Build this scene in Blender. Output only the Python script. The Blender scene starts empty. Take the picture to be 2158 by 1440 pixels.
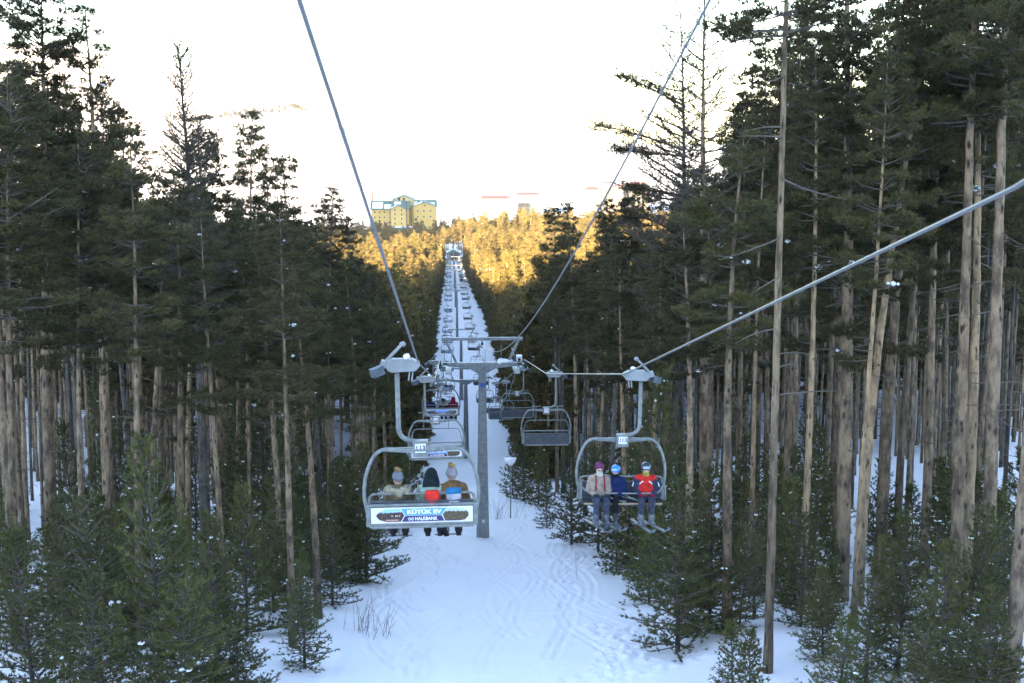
import bpy, math, random
import numpy as np
from mathutils import Vector, Matrix

# ------------------------------------------------------------------ camera, sky, sun, exposure
scene = bpy.context.scene
COL = scene.collection
R_ = math.radians
PITCH, YAW, FOC = 8.9, 2.5, 50.0
cam_d = bpy.data.cameras.new("camera")
cam_d.lens = FOC; cam_d.sensor_width = 36.0
cam_d.clip_start = 0.5; cam_d.clip_end = 20000
cam_d.dof.use_dof = True; cam_d.dof.focus_distance = 75.0; cam_d.dof.aperture_fstop = 2.8
cam = bpy.data.objects.new("camera", cam_d); COL.objects.link(cam)
CX = -1.75
cam.location = (CX, 0, 0)
cam.rotation_euler = (R_(90 - PITCH), 0, R_(-YAW))
scene.camera = cam

SUN_EL, SUN_AZ = 8.5, 198.0            # azimuth clockwise from +Y (view direction): behind the camera, a little to its left
world = bpy.data.worlds.new("World"); scene.world = world; world.use_nodes = True
wn = world.node_tree
bg = wn.nodes["Background"]
sky = wn.nodes.new("ShaderNodeTexSky"); sky.sky_type = 'NISHITA'; sky.sun_disc = False
sky.sun_elevation = R_(SUN_EL); sky.sun_rotation = R_(SUN_AZ)
sky.altitude = 2000; sky.air_density = 1.0; sky.dust_density = 1.6; sky.ozone_density = 1.35
wn.links.new(sky.outputs[0], bg.inputs[0]); bg.inputs[1].default_value = 0.085
sun_d = bpy.data.lights.new("sun", 'SUN'); sun_d.energy = 5.0; sun_d.angle = R_(0.5); sun_d.color = (1.0, 0.76, 0.42)
sun = bpy.data.objects.new("sun", sun_d); COL.objects.link(sun)
az = R_(SUN_AZ); el = R_(SUN_EL)
sdir = Vector((math.sin(az) * math.cos(el), math.cos(az) * math.cos(el), math.sin(el)))
sun.rotation_euler = (-sdir).to_track_quat('-Z', 'Y').to_euler()
scene.view_settings.view_transform = 'Standard'; scene.view_settings.look = 'None'
scene.view_settings.exposure = 3.9; scene.view_settings.gamma = 1.0
scene.render.engine = 'CYCLES'
scene.cycles.max_bounces = 6; scene.cycles.diffuse_bounces = 3; scene.cycles.glossy_bounces = 2
scene.cycles.volume_bounces = 0; scene.cycles.transparent_max_bounces = 8
scene.cycles.use_denoising = True

# pixel of the photo (2158 wide) at a given distance along the lift -> world point (used once, to survey the place)
_cm = (Matrix.Rotation(R_(-YAW), 4, 'Z') @ Matrix.Rotation(R_(90 - PITCH), 4, 'X')).to_3x3()
FPX = FOC / 36 * 2158
def P(px, py, Y):
    d = _cm @ Vector(((px - 1079) / FPX, -(py - 720) / FPX, -1))
    return Vector((CX, 0, 0)) + d * (Y / d.y)
def XW(px, Y, py=900):
    return P(px, py, Y).x

# ------------------------------------------------------------------ helpers
def empty(name, loc=(0, 0, 0), rz=0.0):
    o = bpy.data.objects.new(name, None); COL.objects.link(o); o.location = loc; o.rotation_euler = (0, 0, rz)
    o.empty_display_size = 0.3
    return o
def tag(o, label=None, cat=None, group=None, kind=None):
    if label: o["label"] = label
    if cat: o["category"] = cat
    if group: o["group"] = group
    if kind: o["kind"] = kind
    return o
def link(name, mesh, mat=None, parent=None):
    o = bpy.data.objects.new(name, mesh); COL.objects.link(o)
    if mat is not None and len(mesh.materials) == 0: mesh.materials.append(mat)
    if parent is not None: o.parent = parent
    return o
_kids = {}
def copy_tree(o, parent=None):
    c = o.copy(); COL.objects.link(c)
    if parent is not None: c.parent = parent
    for ch in o.children: copy_tree(ch, c)
    return c

class MB:
    def __init__(s): s.v = []; s.f = []
    def add(s, vs, fs):
        n = len(s.v); s.v += [tuple(v) for v in vs]; s.f += [tuple(i + n for i in f) for f in fs]; return s
    def box(s, c, d, rot=None):
        x, y, z = d[0] / 2, d[1] / 2, d[2] / 2
        vs = [Vector((a * x, b * y, e * z)) for a in (-1, 1) for b in (-1, 1) for e in (-1, 1)]
        if rot is not None: vs = [rot @ v for v in vs]
        c = Vector(c)
        return s.add([v + c for v in vs], [(0, 1, 3, 2), (4, 6, 7, 5), (0, 4, 5, 1), (2, 3, 7, 6), (0, 2, 6, 4), (1, 5, 7, 3)])
    def bar(s, a, b, w, h, up=(0, 0, 1)):
        a = Vector(a); b = Vector(b); d = (b - a); L = d.length; d.normalize()
        u = Vector(up); sx = d.cross(u)
        if sx.length < 1e-3: sx = d.cross(Vector((0, 1, 0)))
        sx.normalize(); u = sx.cross(d)
        vs = []
        for p in (a, b):
            for i, j in ((-1, -1), (1, -1), (1, 1), (-1, 1)): vs.append(p + sx * i * w / 2 + u * j * h / 2)
        return s.add(vs, [(3, 2, 1, 0), (4, 5, 6, 7), (0, 1, 5, 4), (1, 2, 6, 5), (2, 3, 7, 6), (3, 0, 4, 7)])
    def tube(s, pts, r, n=8, cap=True):
        pts = [Vector(p) for p in pts]
        rr = r if hasattr(r, '__len__') else [r] * len(pts)
        t0 = (pts[1] - pts[0]).normalized()
        u = t0.cross(Vector((0, 0, 1)))
        if u.length < 1e-3: u = t0.cross(Vector((0, 1, 0)))
        u.normalize(); vs = []
        for i, p in enumerate(pts):
            a = pts[max(i - 1, 0)]; b = pts[min(i + 1, len(pts) - 1)]
            t = (b - a).normalized(); u = (u - t * u.dot(t)).normalized(); w = t.cross(u)
            for k in range(n):
                q = 2 * math.pi * k / n
                vs.append(p + (u * math.cos(q) + w * math.sin(q)) * rr[i])
        fs = []
        for i in range(len(pts) - 1):
            for k in range(n):
                a = i * n + k; b = i * n + (k + 1) % n
                fs.append((a, b, b + n, a + n))
        if cap:
            fs.append(tuple(range(n - 1, -1, -1))); m = (len(pts) - 1) * n; fs.append(tuple(range(m, m + n)))
        return s.add(vs, fs)
    def ell(s, c, r, nu=10, nv=7, rot=None):
        c = Vector(c); vs = []; fs = []
        for i in range(nv + 1):
            th = math.pi * i / nv
            for k in range(nu):
                ph = 2 * math.pi * k / nu
                v = Vector((r[0] * math.sin(th) * math.cos(ph), r[1] * math.sin(th) * math.sin(ph), r[2] * math.cos(th)))
                if rot is not None: v = rot @ v
                vs.append(c + v)
        for i in range(nv):
            for k in range(nu):
                a = i * nu + k; b = i * nu + (k + 1) % nu
                fs.append((a, a + nu, b + nu, b))
        return s.add(vs, fs)
    def prism(s, poly, ax, lo, hi):
        """poly: 2-D points; ax: axis index of extrusion"""
        n = len(poly); vs = []
        for e in (lo, hi):
            for p in poly:
                q = list(p); q.insert(ax, e); vs.append(q)
        fs = [tuple(range(n)), tuple(range(2 * n - 1, n - 1, -1))]
        fs += [(i, i + n, (i + 1) % n + n, (i + 1) % n) for i in range(n)]
        return s.add(vs, fs)
    def mesh(s, name, mat=None, smooth=False):
        me = bpy.data.meshes.new(name); me.from_pydata([tuple(v) for v in s.v], [], s.f)
        if mat is not None: me.materials.append(mat)
        if smooth: me.polygons.foreach_set('use_smooth', [True] * len(me.polygons))
        me.update(); return me
    def build(s, name, mat, parent=None, smooth=False, bevel=0.0):
        me = s.mesh(name, mat, smooth)
        o = link(name, me, mat, parent)
        if bevel:
            m = o.modifiers.new('bevel', 'BEVEL'); m.width = bevel; m.segments = 2; m.limit_method = 'ANGLE'
        return o

def np_mesh(name, V, F, mats, midx=None, tint=None, smooth=False):
    V = np.asarray(V, dtype=np.float32).reshape(-1, 3); F = np.asarray(F, dtype=np.int32)
    k = F.shape[1]; me = bpy.data.meshes.new(name)
    me.vertices.add(len(V)); me.vertices.foreach_set('co', V.ravel())
    me.loops.add(F.size); me.loops.foreach_set('vertex_index', F.ravel())
    me.polygons.add(len(F)); me.polygons.foreach_set('loop_start', np.arange(0, F.size, k, dtype=np.int32))
    me.polygons.foreach_set('loop_total', np.full(len(F), k, dtype=np.int32))
    for m in mats: me.materials.append(m)
    if midx is not None: me.polygons.foreach_set('material_index', np.asarray(midx, dtype=np.int32))
    me.polygons.foreach_set('use_smooth', np.full(len(F), bool(smooth)))
    if tint is not None:
        a = me.attributes.new('tint', 'FLOAT', 'POINT'); a.data.foreach_set('value', np.asarray(tint, dtype=np.float32))
    me.update(calc_edges=True); return me

# ------------------------------------------------------------------ materials
def mat(name, col=(.5, .5, .5), rough=.6, metal=0.0, var=0.0, scale=8.0, bump=0.0, bscale=None, col2=None, spec=.5, coords='Object', stretch=(1, 1, 1), emit=None):
    m = bpy.data.materials.new(name); m.use_nodes = True; nt = m.node_tree; b = nt.nodes['Principled BSDF']
    b.inputs['Roughness'].default_value = rough; b.inputs['Metallic'].default_value = metal
    b.inputs['Specular IOR Level'].default_value = spec
    b.inputs['Base Color'].default_value = (*col, 1)
    if var or col2 or bump:
        tc = nt.nodes.new('ShaderNodeTexCoord'); mp = nt.nodes.new('ShaderNodeMapping'); mp.inputs['Scale'].default_value = stretch
        nt.links.new(tc.outputs[coords], mp.inputs[0])
        nz = nt.nodes.new('ShaderNodeTexNoise'); nz.inputs['Scale'].default_value = scale; nz.inputs['Detail'].default_value = 5
        nt.links.new(mp.outputs[0], nz.inputs['Vector'])
        if var or col2:
            c2 = col2 or tuple(max(0, c * (1 - var)) for c in col)
            rp = nt.nodes.new('ShaderNodeValToRGB'); rp.color_ramp.elements[0].position = .35; rp.color_ramp.elements[1].position = .65
            rp.color_ramp.elements[0].color = (*c2, 1); rp.color_ramp.elements[1].color = (*col, 1)
            nt.links.new(nz.outputs[0], rp.inputs[0]); nt.links.new(rp.outputs[0], b.inputs['Base Color'])
        if bump:
            n2 = nt.nodes.new('ShaderNodeTexNoise'); n2.inputs['Scale'].default_value = bscale or scale * 3; n2.inputs['Detail'].default_value = 6
            nt.links.new(mp.outputs[0], n2.inputs['Vector'])
            bp = nt.nodes.new('ShaderNodeBump'); bp.inputs['Strength'].default_value = bump; bp.inputs['Distance'].default_value = .05
            nt.links.new(n2.outputs[0], bp.inputs['Height']); nt.links.new(bp.outputs[0], b.inputs['Normal'])
    return m

M = {}
M['steel'] = mat('galvanised_steel', (.27, .285, .29), .5, .4, var=.35, scale=5, bump=.08, bscale=40)
M['steel_light'] = mat('painted_hanger', (.20, .215, .21), .5, .2, var=.35, scale=9, bump=.05, bscale=50)
M['steel_dark'] = mat('dark_steel', (.10, .12, .14), .5, .5, var=.4, scale=8)
M['alu'] = mat('cast_grip', (.26, .275, .275), .5, .3, var=.3, scale=3)
M['rope'] = mat('wire_rope', (.20, .20, .21), .45, .7)
M['rubber'] = mat('rubber', (.02, .02, .022), .7)
M['seatpad'] = mat('seat_pad', (.055, .062, .075), .6, var=.4, scale=6)
M['white'] = mat('white_panel', (.64, .64, .66), .45)
M['adblue'] = mat('ad_blue', (.10, .29, .88), .45)
M['adpurple'] = mat('ad_purple', (.035, .02, .10), .45)
M['plate'] = mat('plate_blue', (.04, .10, .42), .5)
M['snowblob'] = mat('fallen_snow', (.84, .87, .90), .7, bump=.2, bscale=14)
M['wood'] = mat('seat_slat_wood', (.45, .33, .18), .6, var=.3)
M['lampglobe'] = mat('opal_globe', (.72, .74, .76), .3)

def wire_mat():
    m = bpy.data.materials.new('stranded_rope'); m.use_nodes = True; nt = m.node_tree; b = nt.nodes['Principled BSDF']
    tc = nt.nodes.new('ShaderNodeTexCoord'); w = nt.nodes.new('ShaderNodeTexWave'); w.wave_type = 'BANDS'; w.bands_direction = 'DIAGONAL'
    w.inputs['Scale'].default_value = 22; w.inputs['Distortion'].default_value = .4
    nt.links.new(tc.outputs['Object'], w.inputs[0])
    r = nt.nodes.new('ShaderNodeValToRGB'); r.color_ramp.elements[0].color = (.09, .10, .11, 1); r.color_ramp.elements[1].color = (.24, .245, .25, 1)
    nt.links.new(w.outputs[0], r.inputs[0]); nt.links.new(r.outputs[0], b.inputs['Base Color'])
    b.inputs['Metallic'].default_value = .6; b.inputs['Roughness'].default_value = .45
    return m
M['rope'] = wire_mat()

def bark_mat(name, lo, hi, spot=(.05, .04, .035)):
    m = bpy.data.materials.new(name); m.use_nodes = True; nt = m.node_tree; b = nt.nodes['Principled BSDF']; L = nt.links.new
    tc = nt.nodes.new('ShaderNodeTexCoord'); oi = nt.nodes.new('ShaderNodeObjectInfo')
    off = nt.nodes.new('ShaderNodeVectorMath'); off.operation = 'MULTIPLY_ADD'
    cx = nt.nodes.new('ShaderNodeCombineXYZ'); L(oi.outputs['Random'], cx.inputs[0]); L(oi.outputs['Random'], cx.inputs[2])
    L(cx.outputs[0], off.inputs[0]); off.inputs[1].default_value = (37, 0, 91); L(tc.outputs['Object'], off.inputs[2])
    mp = nt.nodes.new('ShaderNodeMapping'); mp.inputs['Scale'].default_value = (1, 1, .38); L(off.outputs[0], mp.inputs[0])
    n1 = nt.nodes.new('ShaderNodeTexNoise'); n1.inputs['Scale'].default_value = 3.2; n1.inputs['Detail'].default_value = 6; n1.inputs['Roughness'].default_value = .7
    L(mp.outputs[0], n1.inputs['Vector'])
    r1 = nt.nodes.new('ShaderNodeValToRGB'); e = r1.color_ramp.elements; e[0].position = .40; e[1].position = .60
    e[0].color = (*lo, 1); e[1].color = (*hi, 1); L(n1.outputs[0], r1.inputs[0])
    v = nt.nodes.new('ShaderNodeTexVoronoi'); v.inputs['Scale'].default_value = 4.2; L(mp.outputs[0], v.inputs['Vector'])
    n2 = nt.nodes.new('ShaderNodeTexNoise'); n2.inputs['Scale'].default_value = 14; n2.inputs['Detail'].default_value = 5; L(mp.outputs[0], n2.inputs['Vector'])
    ad = nt.nodes.new('ShaderNodeMath'); ad.operation = 'MULTIPLY_ADD'; L(n2.outputs[0], ad.inputs[0]); ad.inputs[1].default_value = .55; L(v.outputs['Distance'], ad.inputs[2])
    r2 = nt.nodes.new('ShaderNodeValToRGB'); e = r2.color_ramp.elements; e[0].position = .36; e[1].position = .56
    e[0].color = (0, 0, 0, 1); e[1].color = (1, 1, 1, 1); L(ad.outputs[0], r2.inputs[0])
    mx = nt.nodes.new('ShaderNodeMix'); mx.data_type = 'RGBA'; L(r2.outputs[0], mx.inputs[0]); mx.inputs[6].default_value = (*spot, 1); L(r1.outputs[0], mx.inputs[7])
    # the foot of an old pine is greyer and rougher than its flaking upper bark
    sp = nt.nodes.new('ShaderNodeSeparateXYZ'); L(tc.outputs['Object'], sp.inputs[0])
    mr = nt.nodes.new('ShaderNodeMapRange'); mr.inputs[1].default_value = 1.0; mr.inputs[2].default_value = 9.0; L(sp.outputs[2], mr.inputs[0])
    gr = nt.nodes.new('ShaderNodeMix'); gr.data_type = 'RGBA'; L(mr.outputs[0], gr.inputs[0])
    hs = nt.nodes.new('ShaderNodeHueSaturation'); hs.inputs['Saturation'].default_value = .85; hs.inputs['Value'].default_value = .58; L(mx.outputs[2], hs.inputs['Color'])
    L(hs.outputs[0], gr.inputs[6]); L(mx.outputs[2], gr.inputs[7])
    vv = nt.nodes.new('ShaderNodeMapRange'); vv.inputs[3].default_value = .66; vv.inputs[4].default_value = 1.2; L(oi.outputs['Random'], vv.inputs[0])
    h2 = nt.nodes.new('ShaderNodeHueSaturation'); L(vv.outputs[0], h2.inputs['Value']); L(gr.outputs[2], h2.inputs['Color'])
    L(h2.outputs[0], b.inputs['Base Color'])
    bp = nt.nodes.new('ShaderNodeBump'); bp.inputs['Strength'].default_value = 1.0; bp.inputs['Distance'].default_value = .08
    L(ad.outputs[0], bp.inputs['Height']); L(bp.outputs[0], b.inputs['Normal'])
    b.inputs['Roughness'].default_value = .85; b.inputs['Specular IOR Level'].default_value = .2
    return m
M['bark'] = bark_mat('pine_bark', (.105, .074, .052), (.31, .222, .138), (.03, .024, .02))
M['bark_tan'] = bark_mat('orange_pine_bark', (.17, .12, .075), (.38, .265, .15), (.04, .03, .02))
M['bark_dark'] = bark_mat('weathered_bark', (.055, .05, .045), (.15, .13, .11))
M['twig'] = mat('dead_twig_bark', (.13, .105, .08), .85, var=.4, scale=3)

def needle_mat(name, dark, light, transl=.18):
    m = bpy.data.materials.new(name); m.use_nodes = True; nt = m.node_tree; b = nt.nodes['Principled BSDF']; L = nt.links.new
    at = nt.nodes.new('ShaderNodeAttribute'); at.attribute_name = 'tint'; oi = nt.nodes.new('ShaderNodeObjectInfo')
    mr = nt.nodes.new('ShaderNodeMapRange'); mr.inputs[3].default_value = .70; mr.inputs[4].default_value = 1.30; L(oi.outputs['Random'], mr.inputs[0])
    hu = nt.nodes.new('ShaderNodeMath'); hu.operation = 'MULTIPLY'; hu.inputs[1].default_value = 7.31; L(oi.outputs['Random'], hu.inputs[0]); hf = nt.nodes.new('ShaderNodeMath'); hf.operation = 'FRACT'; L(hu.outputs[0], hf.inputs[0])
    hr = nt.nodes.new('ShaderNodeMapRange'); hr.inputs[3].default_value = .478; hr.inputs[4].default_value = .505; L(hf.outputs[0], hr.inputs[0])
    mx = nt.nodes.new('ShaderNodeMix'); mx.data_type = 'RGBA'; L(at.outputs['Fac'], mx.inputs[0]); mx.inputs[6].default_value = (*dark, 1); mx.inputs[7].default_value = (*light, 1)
    hs = nt.nodes.new('ShaderNodeHueSaturation'); L(mr.outputs[0], hs.inputs['Value']); L(hr.outputs[0], hs.inputs['Hue']); L(mx.outputs[2], hs.inputs['Color'])
    L(hs.outputs[0], b.inputs['Base Color'])
    b.inputs['Roughness'].default_value = .6; b.inputs['Specular IOR Level'].default_value = .25
    tr = nt.nodes.new('ShaderNodeBsdfTranslucent'); L(hs.outputs[0], tr.inputs[0])
    ms = nt.nodes.new('ShaderNodeMixShader'); ms.inputs[0].default_value = transl
    L(b.outputs[0], ms.inputs[1]); L(tr.outputs[0], ms.inputs[2]); L(ms.outputs[0], nt.nodes['Material Output'].inputs[0])
    return m
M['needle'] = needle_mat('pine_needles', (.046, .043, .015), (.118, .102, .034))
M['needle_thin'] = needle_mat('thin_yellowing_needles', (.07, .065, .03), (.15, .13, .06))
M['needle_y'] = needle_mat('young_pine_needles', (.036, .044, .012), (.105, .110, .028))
M['needle_dry'] = needle_mat('dying_needles', (.075, .050, .022), (.20, .105, .04))
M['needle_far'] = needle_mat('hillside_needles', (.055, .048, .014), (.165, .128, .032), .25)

def snow_mat():
    m = bpy.data.materials.new('snow'); m.use_nodes = True; nt = m.node_tree; b = nt.nodes['Principled BSDF']; L = nt.links.new
    tc = nt.nodes.new('ShaderNodeTexCoord')
    n = nt.nodes.new('ShaderNodeTexNoise'); n.inputs['Scale'].default_value = .35; n.inputs['Detail'].default_value = 6; L(tc.outputs['Object'], n.inputs['Vector'])
    r = nt.nodes.new('ShaderNodeValToRGB'); r.color_ramp.elements[0].color = (.80, .77, .81, 1); r.color_ramp.elements[1].color = (.88, .845, .86, 1); L(n.outputs[0], r.inputs[0])
    # bark flakes and needles lying in the snow
    s = nt.nodes.new('ShaderNodeTexNoise'); s.inputs['Scale'].default_value = 5.5; s.inputs['Detail'].default_value = 2; L(tc.outputs['Object'], s.inputs['Vector'])
    rs = nt.nodes.new('ShaderNodeValToRGB'); rs.color_ramp.elements[0].position = .76; rs.color_ramp.elements[1].position = .80
    rs.color_ramp.elements[0].color = (0, 0, 0, 1); rs.color_ramp.elements[1].color = (.6, .6, .6, 1); L(s.outputs[0], rs.inputs[0])
    mx = nt.nodes.new('ShaderNodeMix'); mx.data_type = 'RGBA'; L(rs.outputs[0], mx.inputs[0]); L(r.outputs[0], mx.inputs[6]); mx.inputs[7].default_value = (.30, .26, .22, 1)
    L(mx.outputs[2], b.inputs['Base Color'])
    b.inputs['Roughness'].default_value = .75; b.inputs['Specular IOR Level'].default_value = .25
    n2 = nt.nodes.new('ShaderNodeTexNoise'); n2.inputs['Scale'].default_value = 2.2; n2.inputs['Detail'].default_value = 8; n2.inputs['Roughness'].default_value = .62
    L(tc.outputs['Object'], n2.inputs['Vector'])
    bp = nt.nodes.new('ShaderNodeBump'); bp.inputs['Strength'].default_value = .55; bp.inputs['Distance'].default_value = .12
    L(n2.outputs[0], bp.inputs['Height']); L(bp.outputs[0], b.inputs['Normal'])
    return m
M['snow'] = snow_mat()

# ------------------------------------------------------------------ terrain
_rs = np.random.RandomState(5); _perm = _rs.rand(256, 256)
def vnoise(x, y, s):
    x = np.asarray(x, float) / s + 1000.37; y = np.asarray(y, float) / s + 1000.71
    xi = np.floor(x).astype(int); yi = np.floor(y).astype(int); fx = x - xi; fy = y - yi
    fx = fx * fx * (3 - 2 * fx); fy = fy * fy * (3 - 2 * fy)
    g = lambda a, b: _perm[a % 256, b % 256]
    return (g(xi, yi) * (1 - fx) + g(xi + 1, yi) * fx) * (1 - fy) + (g(xi, yi + 1) * (1 - fx) + g(xi + 1, yi + 1) * fx) * fy - .5
_PY = [-3000, -900, -420, -350, -300, 0, 40, 78, 165, 236, 375, 470, 570, 700, 800, 1200, 1800, 3000, 9000]
_PZ = [30, 50, 66, 70, 50, -9.3, -16.4, -23.5, -40.0, -47.0, -57.6, -62, -67.5, -74, -76, -104, -140, -150, -155]
_gy = np.arange(-3000, 9000, 3.0); _gz = np.interp(_gy, _PY, _PZ)
_k = np.exp(-np.linspace(-2, 2, 15) ** 2); _k /= _k.sum()
_gz = np.convolve(np.pad(_gz, 7, mode='edge'), _k, mode='valid')
def corridor(y):   # half-open piste edges
    y = np.asarray(y, float)
    l = np.interp(y, [0, 60, 165, 400, 500, 700], [-5.6, -5.4, -6.2, -6.9, -6.1, -5.3])
    r = np.interp(y, [0, 60, 120, 240, 400, 500, 700], [5.4, 5.2, 5.6, 8.2, 9.8, 8.0, 6.0])
    return l, r
def ground(x, y):
    x = np.asarray(x, float); y = np.asarray(y, float)
    z = np.interp(y, _gy, _gz)
    l, r = corridor(y)
    dl = np.clip(l - x, 0, None); dr = np.clip(x - r, 0, None)
    side = np.minimum(dl, 60) * .012 + np.minimum(dr, 60) * .045
    near = np.clip(1 - np.abs(y) / 400, 0, 1)
    z = z + side * np.clip((700 - y) / 500, 0, 1)
    out = np.clip((dl + dr) / 2.5, 0, 1)
    z = z + out * (vnoise(x, y, 5.5) * .8 + vnoise(x, y, 1.9) * .35 + .22) * np.clip((500 - y) / 300, 0.15, 1)
    z = z + vnoise(x, y, 9) * .35 + vnoise(x, y, 2.6) * .10 * near
    z = z + vnoise(x, y, 260) * 16 * np.clip((y - 900) / 900, 0, 1)
    # a long snowy hill far off on the left
    z = z + 285 * np.exp(-((x + 760) / 620) ** 2) * np.clip((y - 1600) / 1000, 0, 1) ** 1.2 * np.clip((4200 - y) / 1200, 0, 1)
    # bumpy ridge, unseen behind the camera, its height shaped for the shadow it casts
    z = z + (vnoise(x, 0, 14) * 5 + vnoise(x, 3, 5) * 3) * np.exp(-((y + 350) / 60) ** 2)
    sh = np.clip((-393 - x) / 14, 0, 1); z = z + (88 * sh + 14 * np.clip((x + 190) / 30, 0, 1)) * np.exp(-((y + 350) / 70) ** 2)  # steps added out of view to shade the hotel and the near right pines
    return z
def G(x, y): return float(ground(x, y))

def ski_tracks(X, Y):
    """carved turns, side-slips and boot prints on the near piste"""
    rng = random.Random(12); D = np.zeros_like(X)
    def carve(pts, w, d):
        nonlocal D
        pts = np.array(pts); x0, x1 = pts[:, 0].min() - .6, pts[:, 0].max() + .6; y0, y1 = pts[:, 1].min() - .6, pts[:, 1].max() + .6
        m = (X > x0) & (X < x1) & (Y > y0) & (Y < y1)
        if not m.any(): return
        xs = X[m]; ys = Y[m]; best = np.full(xs.shape, 9.0)
        for a, b in zip(pts[:-1], pts[1:]):
            ab = b - a; t = np.clip(((xs - a[0]) * ab[0] + (ys - a[1]) * ab[1]) / (ab @ ab + 1e-9), 0, 1)
            best = np.minimum(best, np.hypot(xs - a[0] - t * ab[0], ys - a[1] - t * ab[1]))
        d_ = d * 2.3; D[m] += -d_ * np.exp(-(best / w) ** 2) + .45 * d_ * np.exp(-((best - 2.0 * w) / w) ** 2)
    for k in range(24):          # arcs of ski turns
        cx = rng.uniform(-4.5, 4.5); cy = rng.uniform(36, 150); r = rng.uniform(2, 7); a0 = rng.uniform(0, 6.28); da = rng.uniform(.5, 1.6) * rng.choice((-1, 1))
        sq = rng.uniform(.8, 2.0)
        for off in (0, .28):
            carve([(cx + (r + off) * math.cos(a0 + da * i / 9), cy + (r + off) * sq * math.sin(a0 + da * i / 9)) for i in range(10)], rng.uniform(.09, .16), rng.uniform(.02, .05))
    for k in range(14):          # long runs down the fall line
        x = rng.uniform(-4, 4); y = rng.uniform(36, 60); pts = []; ph = rng.uniform(0, 6); am = rng.uniform(.4, 1.4); wl = rng.uniform(7, 16); L = rng.uniform(15, 70)
        for i in range(24): pts.append((x + am * math.sin(ph + i * L / 24 / wl * 3), y + i * L / 24))
        carve(pts, .10, .028); carve([(a + .3, b) for a, b in pts], .10, .028)
    for tx, ty, dx, dy, n in ((-3.6, 84, .9, -2.2, 34), (3.9, 58, -.8, 1.2, 26), (2.6, 40, .35, 1.3, 22), (1.5, 39, 1.1, .6, 16), (4.4, 42, -.2, 1.2, 20), (3.0, 66, .7, .4, 14)):   # trampled lines
        for i in range(n):
            x = tx + dx * i * .3 + rng.uniform(-.25, .25); y = ty + dy * i * .3 + rng.uniform(-.3, .3)
            carve([(x, y), (x + rng.uniform(-.2, .2), y + rng.uniform(.15, .35))], .12, .045)
    return D
xs = np.unique(np.concatenate([np.arange(-6.2, 6.21, .12), np.arange(-30, 30, .5), np.linspace(-120, 120, 80), np.sinh(np.linspace(-4.6, 4.6, 70)) * 90, np.arange(-450, -150, 4)]))
ys = np.unique(np.concatenate([np.arange(34, 120, .16), np.arange(120, 260, .8), np.arange(-30, 34, 2), np.arange(260, 900, 5), np.arange(-480, -30, 8), np.geomspace(900, 9000, 60), np.linspace(-3000, -500, 20)]))
XX, YY = np.meshgrid(xs, ys)
ZZ = ground(XX, YY) + ski_tracks(XX, YY)
nx, ny = len(xs), len(ys)
V = np.stack([XX.ravel(), YY.ravel(), ZZ.ravel()], 1)
ii, jj = np.meshgrid(np.arange(nx - 1), np.arange(ny - 1)); a = (jj * nx + ii).ravel()
F = np.stack([a, a + 1, a + nx + 1, a + nx], 1)
gm = np_mesh('snow_ground', V, F, [M['snow']], smooth=True)
tag(link('snow_ground', gm), kind='structure', label='blue white snow of the piste and forest floor running down the slope')

# ------------------------------------------------------------------ pine generator
def tubes_np(paths, radii, sides):
    """paths: list of (k,3) arrays"""
    Vs, Fs = [], []; n0 = 0
    ang = np.arange(sides) * 2 * np.pi / sides; ca, sa = np.cos(ang), np.sin(ang)
    for p, r in zip(paths, radii):
        k = len(p); t = np.gradient(p, axis=0); t /= np.linalg.norm(t, axis=1, keepdims=True) + 1e-9
        ref = np.array([0, 0, 1.]) if abs(t[0, 2]) < .8 else np.array([0, 1., 0])
        u = np.cross(t, ref); u /= np.linalg.norm(u, axis=1, keepdims=True) + 1e-9; w = np.cross(t, u)
        ring = p[:, None, :] + (u[:, None, :] * ca[None, :, None] + w[:, None, :] * sa[None, :, None]) * np.asarray(r)[:, None, None]
        Vs.append(ring.reshape(-1, 3))
        i = np.arange(k - 1)[:, None] * sides; j = np.arange(sides)[None, :]; j2 = (j + 1) % sides
        Fs.append(np.stack([i + j, i + j2, i + j2 + sides, i + j + sides], -1).reshape(-1, 4) + n0); n0 += k * sides
    return np.concatenate(Vs), np.concatenate(Fs)

def needle_tris(Pt, Dr, tint, n, length, width, spread, rng):
    N = len(Pt)
    p = np.repeat(Pt, n, 0); d = np.repeat(Dr, n, 0) + rng.normal(0, spread, (N * n, 3)); d /= np.linalg.norm(d, axis=1, keepdims=True) + 1e-9
    s = np.cross(d, rng.normal(0, 1, (N * n, 3))); s /= np.linalg.norm(s, axis=1, keepdims=True) + 1e-9
    L = length * rng.uniform(.6, 1.25, (N * n, 1)); W = width * rng.uniform(.6, 1.3, (N * n, 1)) * .5
    b = p - d * L * .15 + rng.normal(0, length * .12, (N * n, 3))
    V = np.stack([b - s * W, b + s * W, b + d * L], 1).reshape(-1, 3)
    F = np.arange(N * n * 3).reshape(-1, 3)
    t = np.repeat(tint, n) + rng.normal(0, .10, N * n)
    return V, F, np.clip(np.repeat(t, 3), 0, 1)

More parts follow.
